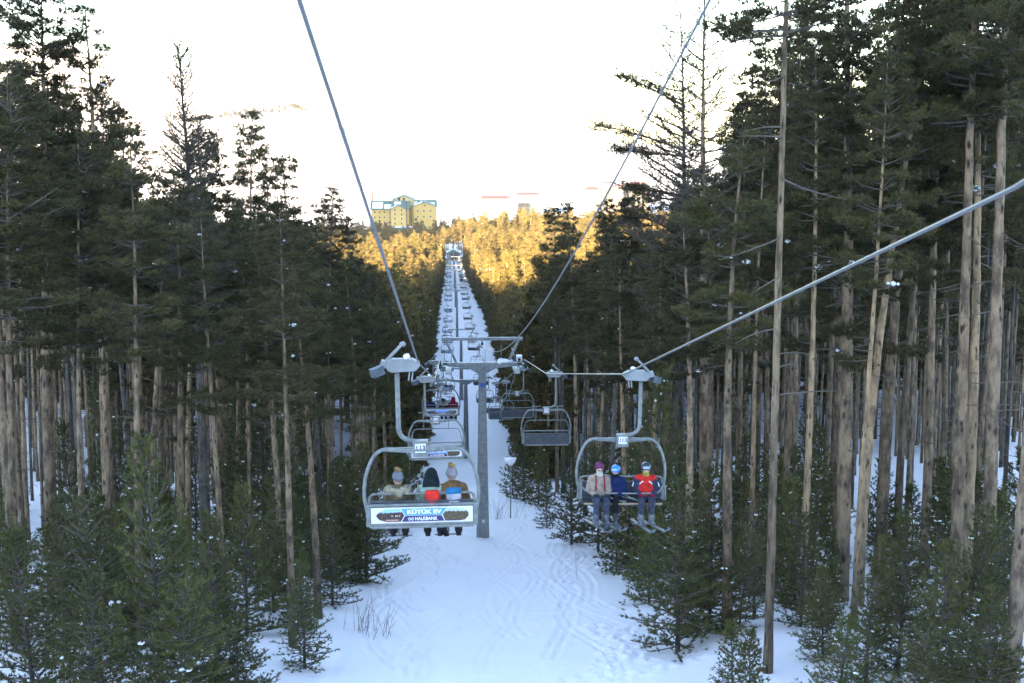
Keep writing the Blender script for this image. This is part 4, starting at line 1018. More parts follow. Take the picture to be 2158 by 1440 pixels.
        for s in (-.47, .47):
            fr = MB(); fr.tube([(s, .2, -1.98), (s, .28, -1.36)], .016, 6); fr.tube([(s - .2, .28, -1.36), (s + .2, .28, -1.36)], .016, 6); fr.build('footrest', M['steel_light'], bar)
    return t
M['pl'] = mat('pic_light', (.55, .38, .34), .5)
c_occ = make_chair(True); c_emp = make_chair(False)
used = {True: False, False: False}
rc = random.Random(31)
def near_tower(Y):
    k = sum(1 for ty, _ in TZ if ty < Y)
    return k
# occupied chairs: (side, index)
LY = [26 + 26.8 * i for i in range(27)]; RY = [33 + 26.8 * i for i in range(27)]
occL = {0: 3, 2: 3, 6: 2, 12: 2}; occR = {0: 3, 9: 2, 16: 4, 17: 2, 20: 3}
CH = {}
cnt = {}
for side, ysl, occ in (('L', LY, occL), ('R', RY, occR)):
    for i, Y in enumerate(ysl):
        o_ = i in occ
        src = c_occ if o_ else c_emp
        o = copy_tree(src) if used[o_] else src; used[o_] = True
        if Y > 742: continue
        rope = ropeL if side == 'L' else ropeR; z = rz_(rope, Y)
        o.location = (-GA if side == 'L' else GA, Y, z)
        sw = rc.uniform(-.02, .02)
        o.rotation_euler = (rc.uniform(-.03, .03) if i else 0, sw if i else -.015, (0 if side == 'L' else math.pi) + (rc.uniform(-.04, .04) if i else 0))
        k = near_tower(Y); cnt[(side, k)] = cnt.get((side, k), 0) + 1
        way = 'descending' if side == 'L' else 'ascending'
        if side == 'L' and i == 0: lab = 'nearest descending chair with blue and purple banner carrying three riders seen from behind'
        elif side == 'R' and i == 0: lab = 'nearest ascending chair carrying three skiers who face the camera'
        elif side == 'L' and i == 1: lab = 'empty descending chair, second from the camera, its bar raised above the banner'
        elif side == 'R' and i == 1: lab = 'empty ascending chair, second from the camera, with dark folded seat in front of pine trunks'
        else:
            wh = 'before the nearest tower' if k == 0 else 'between the %s and %s towers' % (ordn[k - 1], ordn[k]) if k < 7 else 'below the last tower'
            lab = '%s %s chair, %s one %s' % ('occupied' if o_ else 'empty', way, ordn[cnt[(side, k)] - 1], wh)
        tag(o, lab, 'ski lift chair', '%s chairs of the lift' % way); CH[(side, i)] = o

# ------------------------------------------------------------------ people
def remeshed(mb, name, vox, smooth=3):
    me = mb.mesh(name); o = bpy.data.objects.new(name, me); COL.objects.link(o)
    r = o.modifiers.new('r', 'REMESH'); r.mode = 'VOXEL'; r.voxel_size = vox; r.use_smooth_shade = True
    s = o.modifiers.new('s', 'SMOOTH'); s.iterations = smooth; s.factor = .5
    dg = bpy.context.evaluated_depsgraph_get(); m2 = bpy.data.meshes.new_from_object(o.evaluated_get(dg)); bpy.data.objects.remove(o); m2.name = name
    m2.materials.clear(); return m2
def cap(mb, a, b, ra, rb, n=12):
    a = Vector(a); b = Vector(b); k = 6
    mb.tube([a.lerp(b, i / k) for i in range(k + 1)], [ra + (rb - ra) * i / k for i in range(k + 1)], n); mb.ell(a, (ra,) * 3, n, 8); mb.ell(b, (rb,) * 3, n, 8)
J = dict(pel=(0, .14, .12), ab=(0, .13, .28), ch=(0, .10, .44), nk=(0, .11, .60), hd=(0, .14, .735), shl=(-.175, .10, .52), shr=(.175, .10, .52), ell=(-.25, .17, .27), elr=(.25, .17, .27),
         hal=(-.15, .40, .20), har=(.15, .40, .20), hpl=(-.09, .16, .10), hpr=(.09, .16, .10), knl=(-.12, .58, .09), knr=(.12, .58, .09), anl=(-.12, .50, -.29), anr=(.12, .50, -.29))
def body_mesh(fat, vox, what):
    m = MB(); g = lambda k: J[k]
    if what == 'body':
        cap(m, g('pel'), g('ab'), .13, .12); cap(m, g('ab'), g('ch'), .12, .13); cap(m, g('ch'), g('nk'), .10, .05); cap(m, g('nk'), (0, .125, .66), .052, .05)
        m.ell(g('hd'), (.076, .094, .115), 16, 12); m.ell((0, .175, .68), (.05, .045, .05)); m.ell((0, .236, .72), (.014, .022, .024)); m.ell((0, .222, .685), (.026, .012, .008))
        for s in (-1, 1): m.ell((s * .077, .135, .73), (.012, .022, .032)); m.ell((s * .03, .215, .745), (.018, .012, .010))
        for a, b, c, d, r in (('shl', 'ell', 'hal', 0, .05), ('shr', 'elr', 'har', 0, .05)): cap(m, g(a), g(b), r, .042); cap(m, g(b), g(c), .04, .028)
        cap(m, g('shl'), g('shr'), .06, .06)
        for a, b, c in (('hpl', 'knl', 'anl'), ('hpr', 'knr', 'anr')): cap(m, g(a), g(b), .085, .06); cap(m, g(b), g(c), .056, .04)
        for s in (-1, 1): cap(m, (s * .12, .51, -.32), (s * .12, .64, -.38), .030, .022)
    elif what == 'jacket':
        cap(m, (0, .14, .08), (0, .13, .26), .165 * fat, .165 * fat); cap(m, (0, .13, .26), (0, .10, .46), .165 * fat, .155 * fat); cap(m, (0, .10, .46), (0, .115, .60), .13 * fat, .075)
        cap(m, g('shl'), g('shr'), .088 * fat, .088 * fat)
        for a, b, c in (('shl', 'ell', 'hal'), ('shr', 'elr', 'har')): cap(m, g(a), g(b), .085 * fat, .075 * fat); cap(m, g(b), g(c), .072 * fat, .05)
        m.ell((0, .07, .61), (.13, .07, .06))
    elif what == 'trousers':
        cap(m, (-.07, .13, .10), (.07, .13, .10), .13, .13)
        for a, b, c in (('hpl', 'knl', 'anl'), ('hpr', 'knr', 'anr')): cap(m, g(a), g(b), .115, .088); cap(m, g(b), g(c), .085, .07)
    elif what == 'boot':
        cap(m, (0, 0, .12), (0, 0, -.05), .078, .074); cap(m, (0, -.03, -.06), (0, .17, -.075), .055, .05); m.box((0, .06, -.125), (.10, .31, .03))
    return remeshed(m, what, vox)
def glove_mesh(s):
    m = MB(); m.ell((0, 0, 0), (.042, .05, .026), 10, 8)
    rr = random.Random(5)
    for k, (dx, L) in enumerate(((-.030, .068), (-.010, .078), (.011, .074), (.031, .058))):
        p = [(dx * .9, .035, .004), (dx * 1.1, .035 + L * .45, -.006), (dx * 1.1, .035 + L * .70, -.032), (dx, .035 + L * .62, -.055)]
        m.tube(p, [.012, .0115, .011, .008], 7)
    m.tube([(s * -.035, -.01, 0), (s * -.062, .022, -.012), (s * -.050, .052, -.03)], [.015, .013, .009], 7)
    return m.mesh('glove', None, True)
PM = {}
for fat in (1.0, 1.18): PM['jacket', fat] = body_mesh(fat, .02, 'jacket')
PM['body'] = body_mesh(1, .013, 'body'); PM['trousers'] = body_mesh(1, .02, 'trousers'); PM['boot'] = body_mesh(1, .014, 'boot')
PM['gl'] = glove_mesh(1); PM['gr'] = glove_mesh(-1)
_cm_ = {}
def cloth(c, rough=.8, var=.25):
    k = (c, rough)
    if k not in _cm_: _cm_[k] = mat('cloth', c, rough, var=max(var, .4), scale=11, bump=.9, bscale=16, spec=.12)
    return _cm_[k]
skin = mat('skin', (.50, .30, .22), .55, var=.12, scale=20)
def sub(name, me, m, parent, loc=(0, 0, 0), rot=(0, 0, 0), sc=(1, 1, 1)):
    o = bpy.data.objects.new(name, me); COL.objects.link(o); o.parent = parent; o.location = loc; o.rotation_euler = rot; o.scale = sc
    if len(me.materials) == 0: me.materials.append(m)
    if me.materials[0] != m: o.material_slots[0].link = 'OBJECT'; o.material_slots[0].material = m
    return o
def fur_ring(c, R, r, n, seed):
    rng = np.random.RandomState(seed); cs = []; ss = []
    for k in range(n):
        a = k * 2 * math.pi / n + rng.normal(0, .1); cs.append(np.array([c[0] + R[0] * math.cos(a), c[1] + R[1] * math.sin(a), c[2] + rng.normal(0, r * .3)])); ss.append(r * rng.uniform(.8, 1.15))
    V, F = snow_blobs(cs, ss, rng); V[:, 2] = V[:, 2]; return np_mesh('fur', V, F, [], smooth=True)
def person(chair, x, label, jacket, trousers, scale=1.0, fat=1.0, hat=None, hatc=(.5, .5, .5), pom=None, extras=(), boots=(.02, .02, .022), turn=0.0, face=True, skis=False, glovec=(.03, .03, .04), lean=0, group=None, z=-3.005):
    mw = Matrix.LocRotScale(chair.location, chair.rotation_euler.to_quaternion(), None)
    o = bpy.data.objects.new('person', PM['body']); COL.objects.link(o)
    if len(PM['body'].materials) == 0: PM['body'].materials.append(skin)
    o.matrix_world = mw @ Matrix.Translation((x, .11, z)) @ Matrix.Rotation(turn, 4, 'Z') @ Matrix.Rotation(lean, 4, 'Y') @ Matrix.Scale(scale, 4)
    tag(o, label, 'person', group)
    sub('jacket', PM['jacket', fat], cloth(jacket), o); sub('trousers', PM['trousers'], cloth(trousers), o)
    for s, k in ((-1, 'gl'), (1, 'gr')):
        sub('boot', PM['boot'], cloth(boots, .45), o, (s * .12, .51, -.32), (0, 0, -s * .12)); sub('glove', PM[k], cloth(glovec), o, (s * .145, .435, .205), (.2, 0, s * .5))
    if face:
        e = MB()
        for s in (-1, 1): e.ell((s * .03, .228, .748), (.010, .006, .006), 8, 6)
        e.build('eyes', M['rubber'], o, True)
    if hat == 'beanie':
        h = MB(); h.ell((0, .105, .815), (.104, .118, .118), 16, 10); h.tube([(0, .100, .775), (0, .100, .815)], [.110, .112], 18); hh = h.build('beanie', cloth(hatc), o, True)
        hh.scale = (1, 1, 1)
        if pom: p = np_mesh('pompom', *snow_blobs([np.array([0, .10, .95]), np.array([.02, .08, .94]), np.array([-.02, .11, .96])], [.062, .055, .055], np.random.RandomState(2)), [], smooth=True); sub('pompom', p, cloth(pom), hh)
    elif hat == 'helmet':
        h = MB(); h.ell((0, .105, .812), (.124, .138, .118), 18, 12); hh = h.build('helmet', mat('helmet_shell', hatc, .28), o, True)
        g = MB(); g.prism([(-.085, .79), (.085, .79), (.08, .85), (-.08, .85)], 1, .225, .262); g.build('goggles', mat('goggle_lens', (.35, .40, .48), .1, .3), o, bevel=.012)
        for s in (-1, 1): q = MB(); q.ell((s * .088, .12, .715), (.022, .045, .05)); q.build('ear_pad', M['rubber'], hh, True)
    elif hat == 'hood':
        h = MB(); h.ell((0, .105, .76), (.118, .120, .150), 16, 12); h.tube([(0, .11, .80), (0, .085, .56)], [.10, .15], 16); h.build('hood', cloth(jacket if hatc is None else hatc), o, True)
    elif hat == 'hair':
        h = MB(); h.ell((0, .115, .765), (.088, .098, .112), 14, 10); h.build('hair', cloth((.02, .015, .012)), o, True)
    elif hat == 'longhair':
        h = MB(); h.ell((0, .10, .79), (.115, .125, .14), 14, 10); h.tube([(0, .095, .82), (0, .04, .70), (0, -.02, .58)], [.11, .15, .17], 14); h.build('scarf', cloth(hatc), o, True)
    for ex in extras:
        if ex == 'furhood': sub('fur_hood', fur_ring((0, .03, .565), (.185, .12), .072, 30, 5), cloth((.36, .32, .23)), o)
        elif ex == 'bigbackhood':
            h = MB(); h.ell((0, .0, .53), (.235, .11, .17), 14, 10); h.build('lowered_hood', cloth(jacket), o, True)
        elif isinstance(ex, tuple) and ex[0] == 'pack':
            xo = ex[3] if len(ex) > 3 else 0
            h = MB(); h.box((xo, -.07, .37), (.27, .15, .40)); pk = h.build('backpack', cloth(ex[1], .5), o, bevel=.055)
            h = MB(); h.box((xo, -.155, .27), (.20, .05, .18)); h.build('front_pocket', cloth(ex[1], .5), pk, bevel=.02)
            if ex[2]:
                h = MB(); h.box((xo, -.075, .53), (.28, .165, .12)); h.build('flap', cloth(ex[2], .5), pk, bevel=.04)
        elif isinstance(ex, tuple) and ex[0] == 'straps':
            for s in (-1, 1): h = MB(); h.tube([(s * .09, -.02, .60), (s * .10, .20, .60), (s * .10, .285, .46), (s * .11, .30, .28)], .018, 6); h.build('strap', cloth(ex[1]), o, True)
        elif isinstance(ex, tuple) and ex[0] == 'facecloth':
            h = MB(); h.ell((0, .165, .685), (.074, .082, .062), 14, 9); h.ell((0, .12, .62), (.085, .09, .05), 14, 8); h.build('face_scarf', cloth(ex[1]), o, True)
            if len(ex) > 2 and ex[2]: h = MB(); h.ell((0, .132, .735), (.088, .092, .108), 14, 9); h.build('balaclava', cloth(ex[1]), o, True)
        elif ex == 'glasses':
            h = MB()
            for s in (-1, 1): h.ell((s * .036, .246, .750), (.026, .008, .016), 10, 6)
            h.bar((-.04, .25, .752), (.04, .25, .752), .006, .006); h.build('glasses', M['steel_dark'], o)
        elif isinstance(ex, tuple) and ex[0] == 'sleeves':
            for s, a, b, c in ((-1, 'shl', 'ell', 'hal'), (1, 'shr', 'elr', 'har')):
                h = MB(); A, B_, C_ = Vector(J[a]), Vector(J[b]), Vector(J[c]); cap(h, A.lerp(B_, .25), B_, .093 * fat, .083 * fat); cap(h, B_, B_.lerp(C_, .9), .08 * fat, .058); h.build('sleeve', cloth(ex[1]), o, True)
        elif ex == 'whitestripes':
            for s in (-1, 1): h = MB(); h.bar((s * .07, .262, .50), (s * .17, .20, .40), .012, .03); h.build('reflective_stripe', M['white'], o)
            h = MB()
            for s in (-1, 1): h.bar((s * .268, .16, .47), (s * .315, .21, .36), .02, .035)
            h.build('sleeve_stripe', M['white'], o)
    if skis:
        for s in (-1, 1):
            h = MB(); sx = s * .12
            pts = [(0, -.72, .0), (0, .72, .0), (0, .86, .05), (0, .93, .11)]
            for a, b in zip(pts[:-1], pts[1:]): h.bar(a, b, .085, .02)
            sk = h.build('ski', cloth(skis, .35, .5), o); sk.location = (sx, .55, -.475 - (0 if s < 0 else .03)); sk.rotation_euler = (.06, 0, .30 - .06 * s)
            q = MB(); q.box((0, .04, .035), (.07, .30, .05)); q.build('binding', M['steel_dark'], sk)
    return o
cL = CH[('L', 0)]; cR = CH[('R', 0)]; g1 = 'riders on the nearest descending chair'; g2 = 'skiers on the nearest ascending chair'
person(cL, -.44, 'person in khaki coat with pale fur hood and grey bobble hat, seen from behind', (.14, .12, .075), (.03, .03, .035), fat=1.18, hat='beanie', hatc=(.20, .21, .24), pom=(.30, .19, .09), extras=('furhood',), face=False, turn=.05, group=g1, scale=1.0)
person(cL, .18, 'person in mint green coat with dark head scarf and small red backpack, seen from behind', (.26, .37, .31), (.02, .02, .02), fat=1.18, hat='longhair', hatc=(.012, .02, .022), extras=('bigbackhood', ('pack', (.75, .04, .03), None, .02)), face=False, turn=-.05, group=g1, scale=1.04)
person(cL, .60, 'person in brown fur coat with bobble hat and blue grey backpack, from behind', (.16, .09, .04), (.02, .02, .02), fat=1.18, hat='beanie', hatc=(.26, .25, .27), pom=(.32, .22, .09), extras=('bigbackhood', ('pack', (.45, .43, .50), (.03, .17, .36))), face=False, turn=.1, lean=-.02, group=g1, scale=1.06)
# chair faces the camera: +x of the chair is the left of the picture
person(cR, .56, 'skier in beige jacket with purple hat, white face scarf and glasses, left one of three', (.34, .27, .21), (.055, .065, .10), hat='beanie', hatc=(.16, .04, .11), extras=(('facecloth', (.70, .66, .54)), 'glasses', ('straps', (.30, .03, .06))), skis=(.16, .17, .19), glovec=(.05, .055, .08), boots=(.12, .13, .16), turn=.05, fat=1.18, group=g2)
person(cR, .13, 'child skier in navy jacket with bright blue helmet, middle one of three', (.012, .022, .085), (.012, .013, .02), scale=.92, hat='helmet', hatc=(.03, .22, .72), extras=(('facecloth', (.015, .015, .018)),), skis=(.10, .12, .16), boots=(.05, .05, .06), turn=-.35, fat=1.18, group=g2)
person(cR, -.56, 'skier in red jacket with dark sleeves and yellow green balaclava under goggles', (.58, .03, .025), (.05, .055, .08), hat='helmet', hatc=(.02, .03, .06), extras=(('facecloth', (.36, .38, .07), True), ('sleeves', (.035, .04, .075)), 'whitestripes'), skis=(.20, .22, .24), boots=(.16, .17, .19), turn=-.05, fat=1.18, glovec=(.20, .02, .06), group=g2)
# ski poles laid across the laps
for x0, x1, lab in ((.56, .02, 'pair of ski poles with yellow grips across the beige skier lap'), (.02, -.40, 'pair of ski poles across the navy child lap')):
    p = MB()
    for d in (0, .05): p.tube([(x0 + d, .42, -2.80 - d), (x1 - d, .62, -2.94)], .009, 6); p.tube([(x1 - d, .62, -2.94), (x1 - d - .012, .625, -2.944)], .04, 8)
    o = p.build('ski_poles', M['steel_light']); o.matrix_world = Matrix.LocRotScale(cR.location, cR.rotation_euler.to_quaternion(), None); tag(o, lab, 'ski poles', 'ski poles held on the nearest ascending chair')
    q = MB(); q.tube([(x0, .42, -2.80), (x0 - .12, .464, -2.83)], .018, 8); q.build('pole_grip', cloth((.60, .52, .03), .5) if x0 > .3 else M['rubber'], o)
c3 = CH[('L', 2)]
person(c3, -.62, 'rider in navy coat with dark hair on the third descending chair', (.012, .016, .05), (.02, .02, .02), fat=1.18, hat='hair', face=False, group='riders on the third descending chair', scale=1.05)
person(c3, .12, 'rider in dark coat with pale fur collar on the third descending chair', (.025, .022, .015), (.02, .02, .02), hat='beanie', hatc=(.02, .02, .02), extras=('furhood',), face=False, group='riders on the third descending chair', scale=.95)
person(c3, .68, 'rider in hooded crimson coat on the third descending chair', (.22, .008, .03), (.02, .02, .02), fat=1.18, hat='hood', hatc=(.22, .008, .03), face=False, group='riders on the third descending chair', scale=1.05)
cols = [(.02, .02, .03), (.25, .03, .03), (.03, .04, .10), (.015, .015, .015), (.20, .03, .04), (.10, .06, .03)]
cn = ['black', 'red', 'navy', 'dark grey', 'crimson', 'brown']; kk = 0
for (side, occ) in (('L', occL), ('R', occR)):
    for i, n in occ.items():
        if i == 0 or (side == 'L' and i == 2): continue
        xs_ = {2: (-.1, .5), 3: (-.6, 0, .6), 4: (-.7, -.23, .23, .7)}[n]
        ch = CH[(side, i)]
        way = 'descending' if side == 'L' else 'ascending'
        k = near_tower(ch.location.y)
        for q, x in enumerate(xs_):
            c_ = kk % 6; kk += 1
            person(ch, x, 'tiny rider in %s, %s of %s on %s chair between %s and %s towers' % (cn[c_], ordn[q], ('two', 'three', 'four')[n - 2], way, ordn[k - 1], ordn[min(k, 6)]), cols[c_], (.02, .02, .02), fat=1.18,
                   hat='helmet' if side == 'R' else 'hair', hatc=(.05, .05, .06), face=False, skis=(.3, .3, .3) if side == 'R' else False, group='riders on far %s chairs' % way)

# ------------------------------------------------------------------ globe lamps
def lamp(px, pyb, Y, topy, lab, snow=.3):
    x = XW(px, Y, pyb); g = G(x, Y) - .1; H = P(px, topy, Y).z - g
    t = empty('street_lamp', (x, Y, g)); tag(t, lab, 'street lamp', 'globe lamps beside the piste')
    b = MB(); b.tube([(0, 0, -.2), (0, 0, H - .42)], [.045, .035], 10); b.tube([(0, 0, H - .46), (0, 0, H - .36)], [.05, .09], 10); b.build('pole', M['steel_light'], t, True)
    b = MB(); b.ell((0, 0, H - .22), (.21, .21, .21), 18, 12); gl = b.build('globe', M['lampglobe'], t, True)
    V, F = snow_blobs([np.array([0, 0, H - .06]), np.array([.04, 0, H - .02])], [snow, snow * .75], np.random.RandomState(int(px))); link('snow_cap', np_mesh('snow_cap', V, F, [M['snowblob']], smooth=True), None, t)
lamp(1076, 1080, 91, 968, 'white globe lamp with snow cap on a thin post beside the nearest tower')
lamp(863, 1000, 100, 955, 'snow capped globe lamp seen past the hanger box of the nearest descending chair', .26)
lamp(1375, 1040, 72, 928, 'snow capped globe lamp just behind the ascending skiers, against the trunks', .3)
lamp(180, 1050, 92, 868, 'snow capped globe lamp among the trunks of the left forest')

# ------------------------------------------------------------------ bare shrubs sticking out of the snow
def shrub(px, py, Y, n, h, lab):
    x = XW(px, Y, py); rng = random.Random(int(px)); b = MB()
    for k in range(n):
        a = rng.uniform(0, 6.28); r = rng.uniform(0, .7); bx, by = r * math.cos(a), r * math.sin(a); L = h * rng.uniform(.5, 1.1); lx, ly = rng.gauss(.12, .25), rng.gauss(0, .2)
        p0 = Vector((bx, by, -.15)); p1 = Vector((bx + lx * L * .5, by + ly * L * .5, L * .55)); p2 = Vector((bx + lx * L * 1.2, by + ly * L, L))
        b.tube([p0, p1, p2], [.008, .006, .003], 4)
        for q in range(3): s = rng.uniform(.3, .9); c = p0.lerp(p2, s); b.tube([c, c + Vector((rng.uniform(-.25, .3), rng.uniform(-.2, .2), rng.uniform(.15, .4))) * L * .4], [.004, .002], 3)
    o = b.build('bare_shrub', M['twig']); o.location = (x, Y, G(x, Y)); tag(o, lab, 'shrub', 'bare shrubs in the snow')
shrub(757, 1290, 49, 16, 1.35, 'bare leafless twigs in the snow right of the snow hummock, lower left of the piste')
shrub(800, 1300, 48, 12, 1.1, 'bare leafless twigs leaning right, just right of the taller twig clump')
shrub(1050, 1080, 90, 16, 1.6, 'bare twigs in the snow between the nearest tower and the globe lamp')
shrub(1092, 1080, 91, 10, 1.3, 'bare twigs directly right of the globe lamp post')
shrub(1225, 1215, 60, 1, 1.5, 'single thin stalk standing alone in the piste snow')
shrub(740, 1090, 70, 14, 1.2, 'bare twigs among the young pines behind the nearest descending chair')

# ------------------------------------------------------------------ hotel
M['yellow'] = mat('yellow_render', (.58, .38, .11), .75, var=.12, scale=.4)
M['yellow2'] = mat('pale_yellow_render', (.62, .46, .18), .75, var=.1, scale=.4)
M['green'] = mat('green_sheet_roof', (.045, .135, .105), .6, var=.2, scale=.6)
M['winglass'] = mat('window_glass', (.05, .07, .10), .15)
M['brick'] = mat('brick_red', (.42, .14, .08), .8)
def gable_block(t, x0, x1, y0, y1, zb, ze, zr, wall='yellow', wins=(), roofsnow=True, over=.8):
    """block with its gable to -y"""
    xm = (x0 + x1) / 2; b = MB(); b.prism([(x0, zb), (x1, zb), (x1, ze), (xm, zr), (x0, ze)], 1, y0, y1); w = b.build('wall', M[wall], t)
    sl = (zr - ze) / (xm - x0); r = MB()
    for s in (-1, 1):
        xe = xm + s * (xm - x0 + over); zo = ze - sl * over; th = .35
        r.prism([(xm, zr + .02), (xe, zo + .02), (xe, zo + th), (xm, zr + th)] if s > 0 else [(xe, zo + .02), (xm, zr + .021), (xm, zr + th), (xe, zo + th)], 1, y0 - over, y1 + over)
    rf = r.build('roof', M['green'], t)
    if roofsnow:
        sn = MB(); s = -1; a, c_ = .18, .80
        f = lambda q: (xm + s * (xm - x0 + over) * q, zr - sl * (xm - x0 + over) * q + .36)
        p, q = f(a), f(c_); sn.prism([(q[0], q[1]), (p[0], p[1]), (p[0], p[1] + .3), (q[0], q[1] + .25)], 1, y0 + .4, y1 - 1)
        sn.build('roof_snow', M['snowblob'], rf)
    for (wx, wz, ww, wh) in wins:
        b = MB(); b.box((wx, y0 - .03, wz), (ww, .10, wh)); fr = b.build('window', M['yellow2'], t)
        b = MB(); b.box((wx, y0 - .07, wz), (ww - .5, .06, wh - .5)); b.build('pane', M['winglass'], fr)
    return w
HY = 900; hs = HY / 3000.0
def hx(px): return XW(px, HY, 440) - HOTX
hb = P(850, 492, HY).z; ht = empty('hotel', (HOTX, HY, hb)); tag(ht, 'large yellow hotel with snowy green gabled roofs beyond the golden trees', 'hotel')
def hz_(py): return P(850, py, HY).z - hb
v = lambda px, py, w=1.4, h=1.7: (hx(px), hz_(py), w, h)
gable_block(ht, hx(822), hx(857), -6, 16, -6, hz_(441), hz_(432), 'yellow', [v(833, 442), v(833, 450), v(833, 460), v(833, 470), v(847, 442), v(847, 451), v(847, 460), v(847, 470)])
def long_wing(t, x0, x1, y0, ze, zr, snow, wins):
    b = MB(); b.prism([(y0, -6), (y0 + 16, -6), (y0 + 16, ze), (y0 + 8, zr), (y0, ze)], 0, x0, x1); b.build('wall', M['yellow'], t)
    r = MB(); f = lambda q: (y0 + 8 - 9 * q, zr + .05 - (zr - ze) / 8 * 9 * q)
    for sgn in (1, -1):
        a_, c_ = (y0 + 8, zr + .05), (y0 + 8 - 9 * sgn, zr + .05 - (zr - ze) / 8 * 9)
        pl = [a_, c_, (c_[0], c_[1] + .4), (a_[0], a_[1] + .4)]
        r.prism(pl if sgn > 0 else pl[::-1], 0, x0 - .8, x1 + .8)
    rf = r.build('roof', M['green'], t); sn = MB()
    for a, c, u, v_ in snow: p, q = f(a), f(c); sn.prism([(p[0], p[1] + .42), (q[0], q[1] + .42), (q[0], q[1] + .75), (p[0], p[1] + .75)], 0, x0 + (x1 - x0) * u, x0 + (x1 - x0) * v_)
    sn.build('roof_snow', M['snowblob'], rf)
    for (wx, wz, ww, wh) in wins:
        b = MB(); b.box((wx, y0 - .03, wz), (ww, .10, wh)); fr = b.build('window', M['yellow2'], t)
        b = MB(); b.box((wx, y0 - .07, wz), (ww - .5, .06, wh - .5)); b.build('pane', M['winglass'], fr)
long_wing(ht, hx(783), hx(862), -1, hz_(440), hz_(426), [(.25, .95, .02, .30), (.5, .98, .34, .52), (.2, .45, .6, .78)], [v(790, 447), v(800, 447), v(810, 447), v(790, 458), v(800, 458), v(810, 458), v(790, 469), v(800, 469), v(810, 469)])
long_wing(ht, hx(864), hx(918), 14, hz_(438), hz_(427), [(.3, .9, .05, .25), (.5, .95, .6, .95)], [])
gable_block(ht, hx(826), hx(872), 10, 30, -6, hz_(424), hz_(415), 'yellow2', [v(840, 422, 2.2, 2.2), v(850, 422, 2.2, 2.2), v(840, 431, 2, 2), v(850, 431, 2, 2)], roofsnow=False)
gable_block(ht, hx(868), hx(920), 4, 24, -6, hz_(437), hz_(428), 'yellow', [v(880, 446), v(893, 446), v(907, 446), v(880, 458), v(893, 458), v(907, 458), v(895, 434, 1.6, 1.6)])
b = MB(); b.box((hx(782), 14, hz_(418)), (1.2, 1.2, 8)); b.build('chimney', M['brick'], ht)
b = MB(); b.box((hx(850), -9, hz_(478)), (24, 6, .5)); b.box((hx(850), -9, hz_(484)), (22, 5, 4)); b.build('entrance_canopy', M['green'], ht)
b = MB(); b.box((hx(850), -9, hz_(478) + .45), (24, 6, .4)); b.build('canopy_snow', M['snowblob'], ht)
for px in (823, 857, 870): b = MB(); b.box((hx(px), -6.1 if px < 860 else 3.8, hz_(460)), (.45, .3, 22)); b.build('downpipe', M['winglass'], ht)

# ------------------------------------------------------------------ town blocks beyond
M['towall'] = mat('pale_render', (.085, .076, .075), .8); M['tored'] = mat('red_sheet_roof', (.30, .014, .018), .5, var=.2, scale=.3); M['tograin'] = mat('grey_facade', (.012, .014, .02), .4)
def block(px0, px1, pyt, pyb, Y, lab, floors, roof='hip', accent=None):
    x0, x1 = XW(px0, Y, 420), XW(px1, Y, 420); zt = P(px0, pyt, Y).z; zb = P(px0, pyb, Y).z - 25; W = x1 - x0; cx = (x0 + x1) / 2
    t = empty('apartment_block', (cx, Y, zb)); tag(t, lab, 'building', 'pale blocks of the town on the skyline'); H = zt - zb
    b = MB(); b.box((0, 9, H / 2), (W, 18, H)); b.build('wall', M['towall'], t)
    b = MB(); h = W * (.16 if roof == 'hip' else .05); o = 1.2
    b.add([(-W / 2 - o, -o, H), (W / 2 + o, -o, H), (W / 2 + o, 18 + o, H), (-W / 2 - o, 18 + o, H), (-W * .2, 9, H + h), (W * .2, 9, H + h)] if roof == 'hip' else
          [(-W / 2 - o, -o, H), (W / 2 + o, -o, H), (W / 2 + o, 18 + o, H), (-W / 2 - o, 18 + o, H), (-W / 2 - o, 9, H + h + 1.5), (W / 2 + o, 9, H + h + 1.5)], [(0, 1, 5, 4), (2, 3, 4, 5), (1, 2, 5), (3, 0, 4), (3, 2, 1, 0)])
    b.build('roof', M['tored'], t)
    n = max(3, int(W / 7))
    for f in range(floors):
        for k in range(n):
            q = MB(); q.box((-W / 2 + W * (k + .5) / n, -.05, H - 3.6 - f * 4.6), (W / n * .74, .3, 3.4)); q.build('window', M['tograin'], t)
    if accent: q = MB(); q.box((W * accent, -.3, H - 11), (W * .16, .6, 14)); q.build('stair_bay', M['tored'], t)
block(1016, 1072, 419, 440, 1750, 'long low pale building with a red bay on the skyline, left of the others', 3, 'flat', 0.0)
block(1092, 1134, 411, 440, 1850, 'pale building with a flat red roof on the skyline, middle of the town', 3, 'flat')
block(1232, 1266, 400, 440, 1900, 'low pale block with red roof left of the thin topped pine', 3)
block(1268, 1288, 386, 440, 1900, 'tall pale block behind the thin topped pine', 4)
block(1292, 1313, 393, 440, 1880, 'pale block with low red roof immediately right of the thin topped pine', 4)
block(1314, 1328, 389, 440, 1920, 'narrow pale block between the low red roof and the tallest block', 4)
block(1330, 1352, 387, 440, 1870, 'tallest pale block with bright red hipped roof on the skyline', 5)
block(1354, 1366, 386, 440, 1890, 'narrow grey block at the right end of the skyline group', 5)

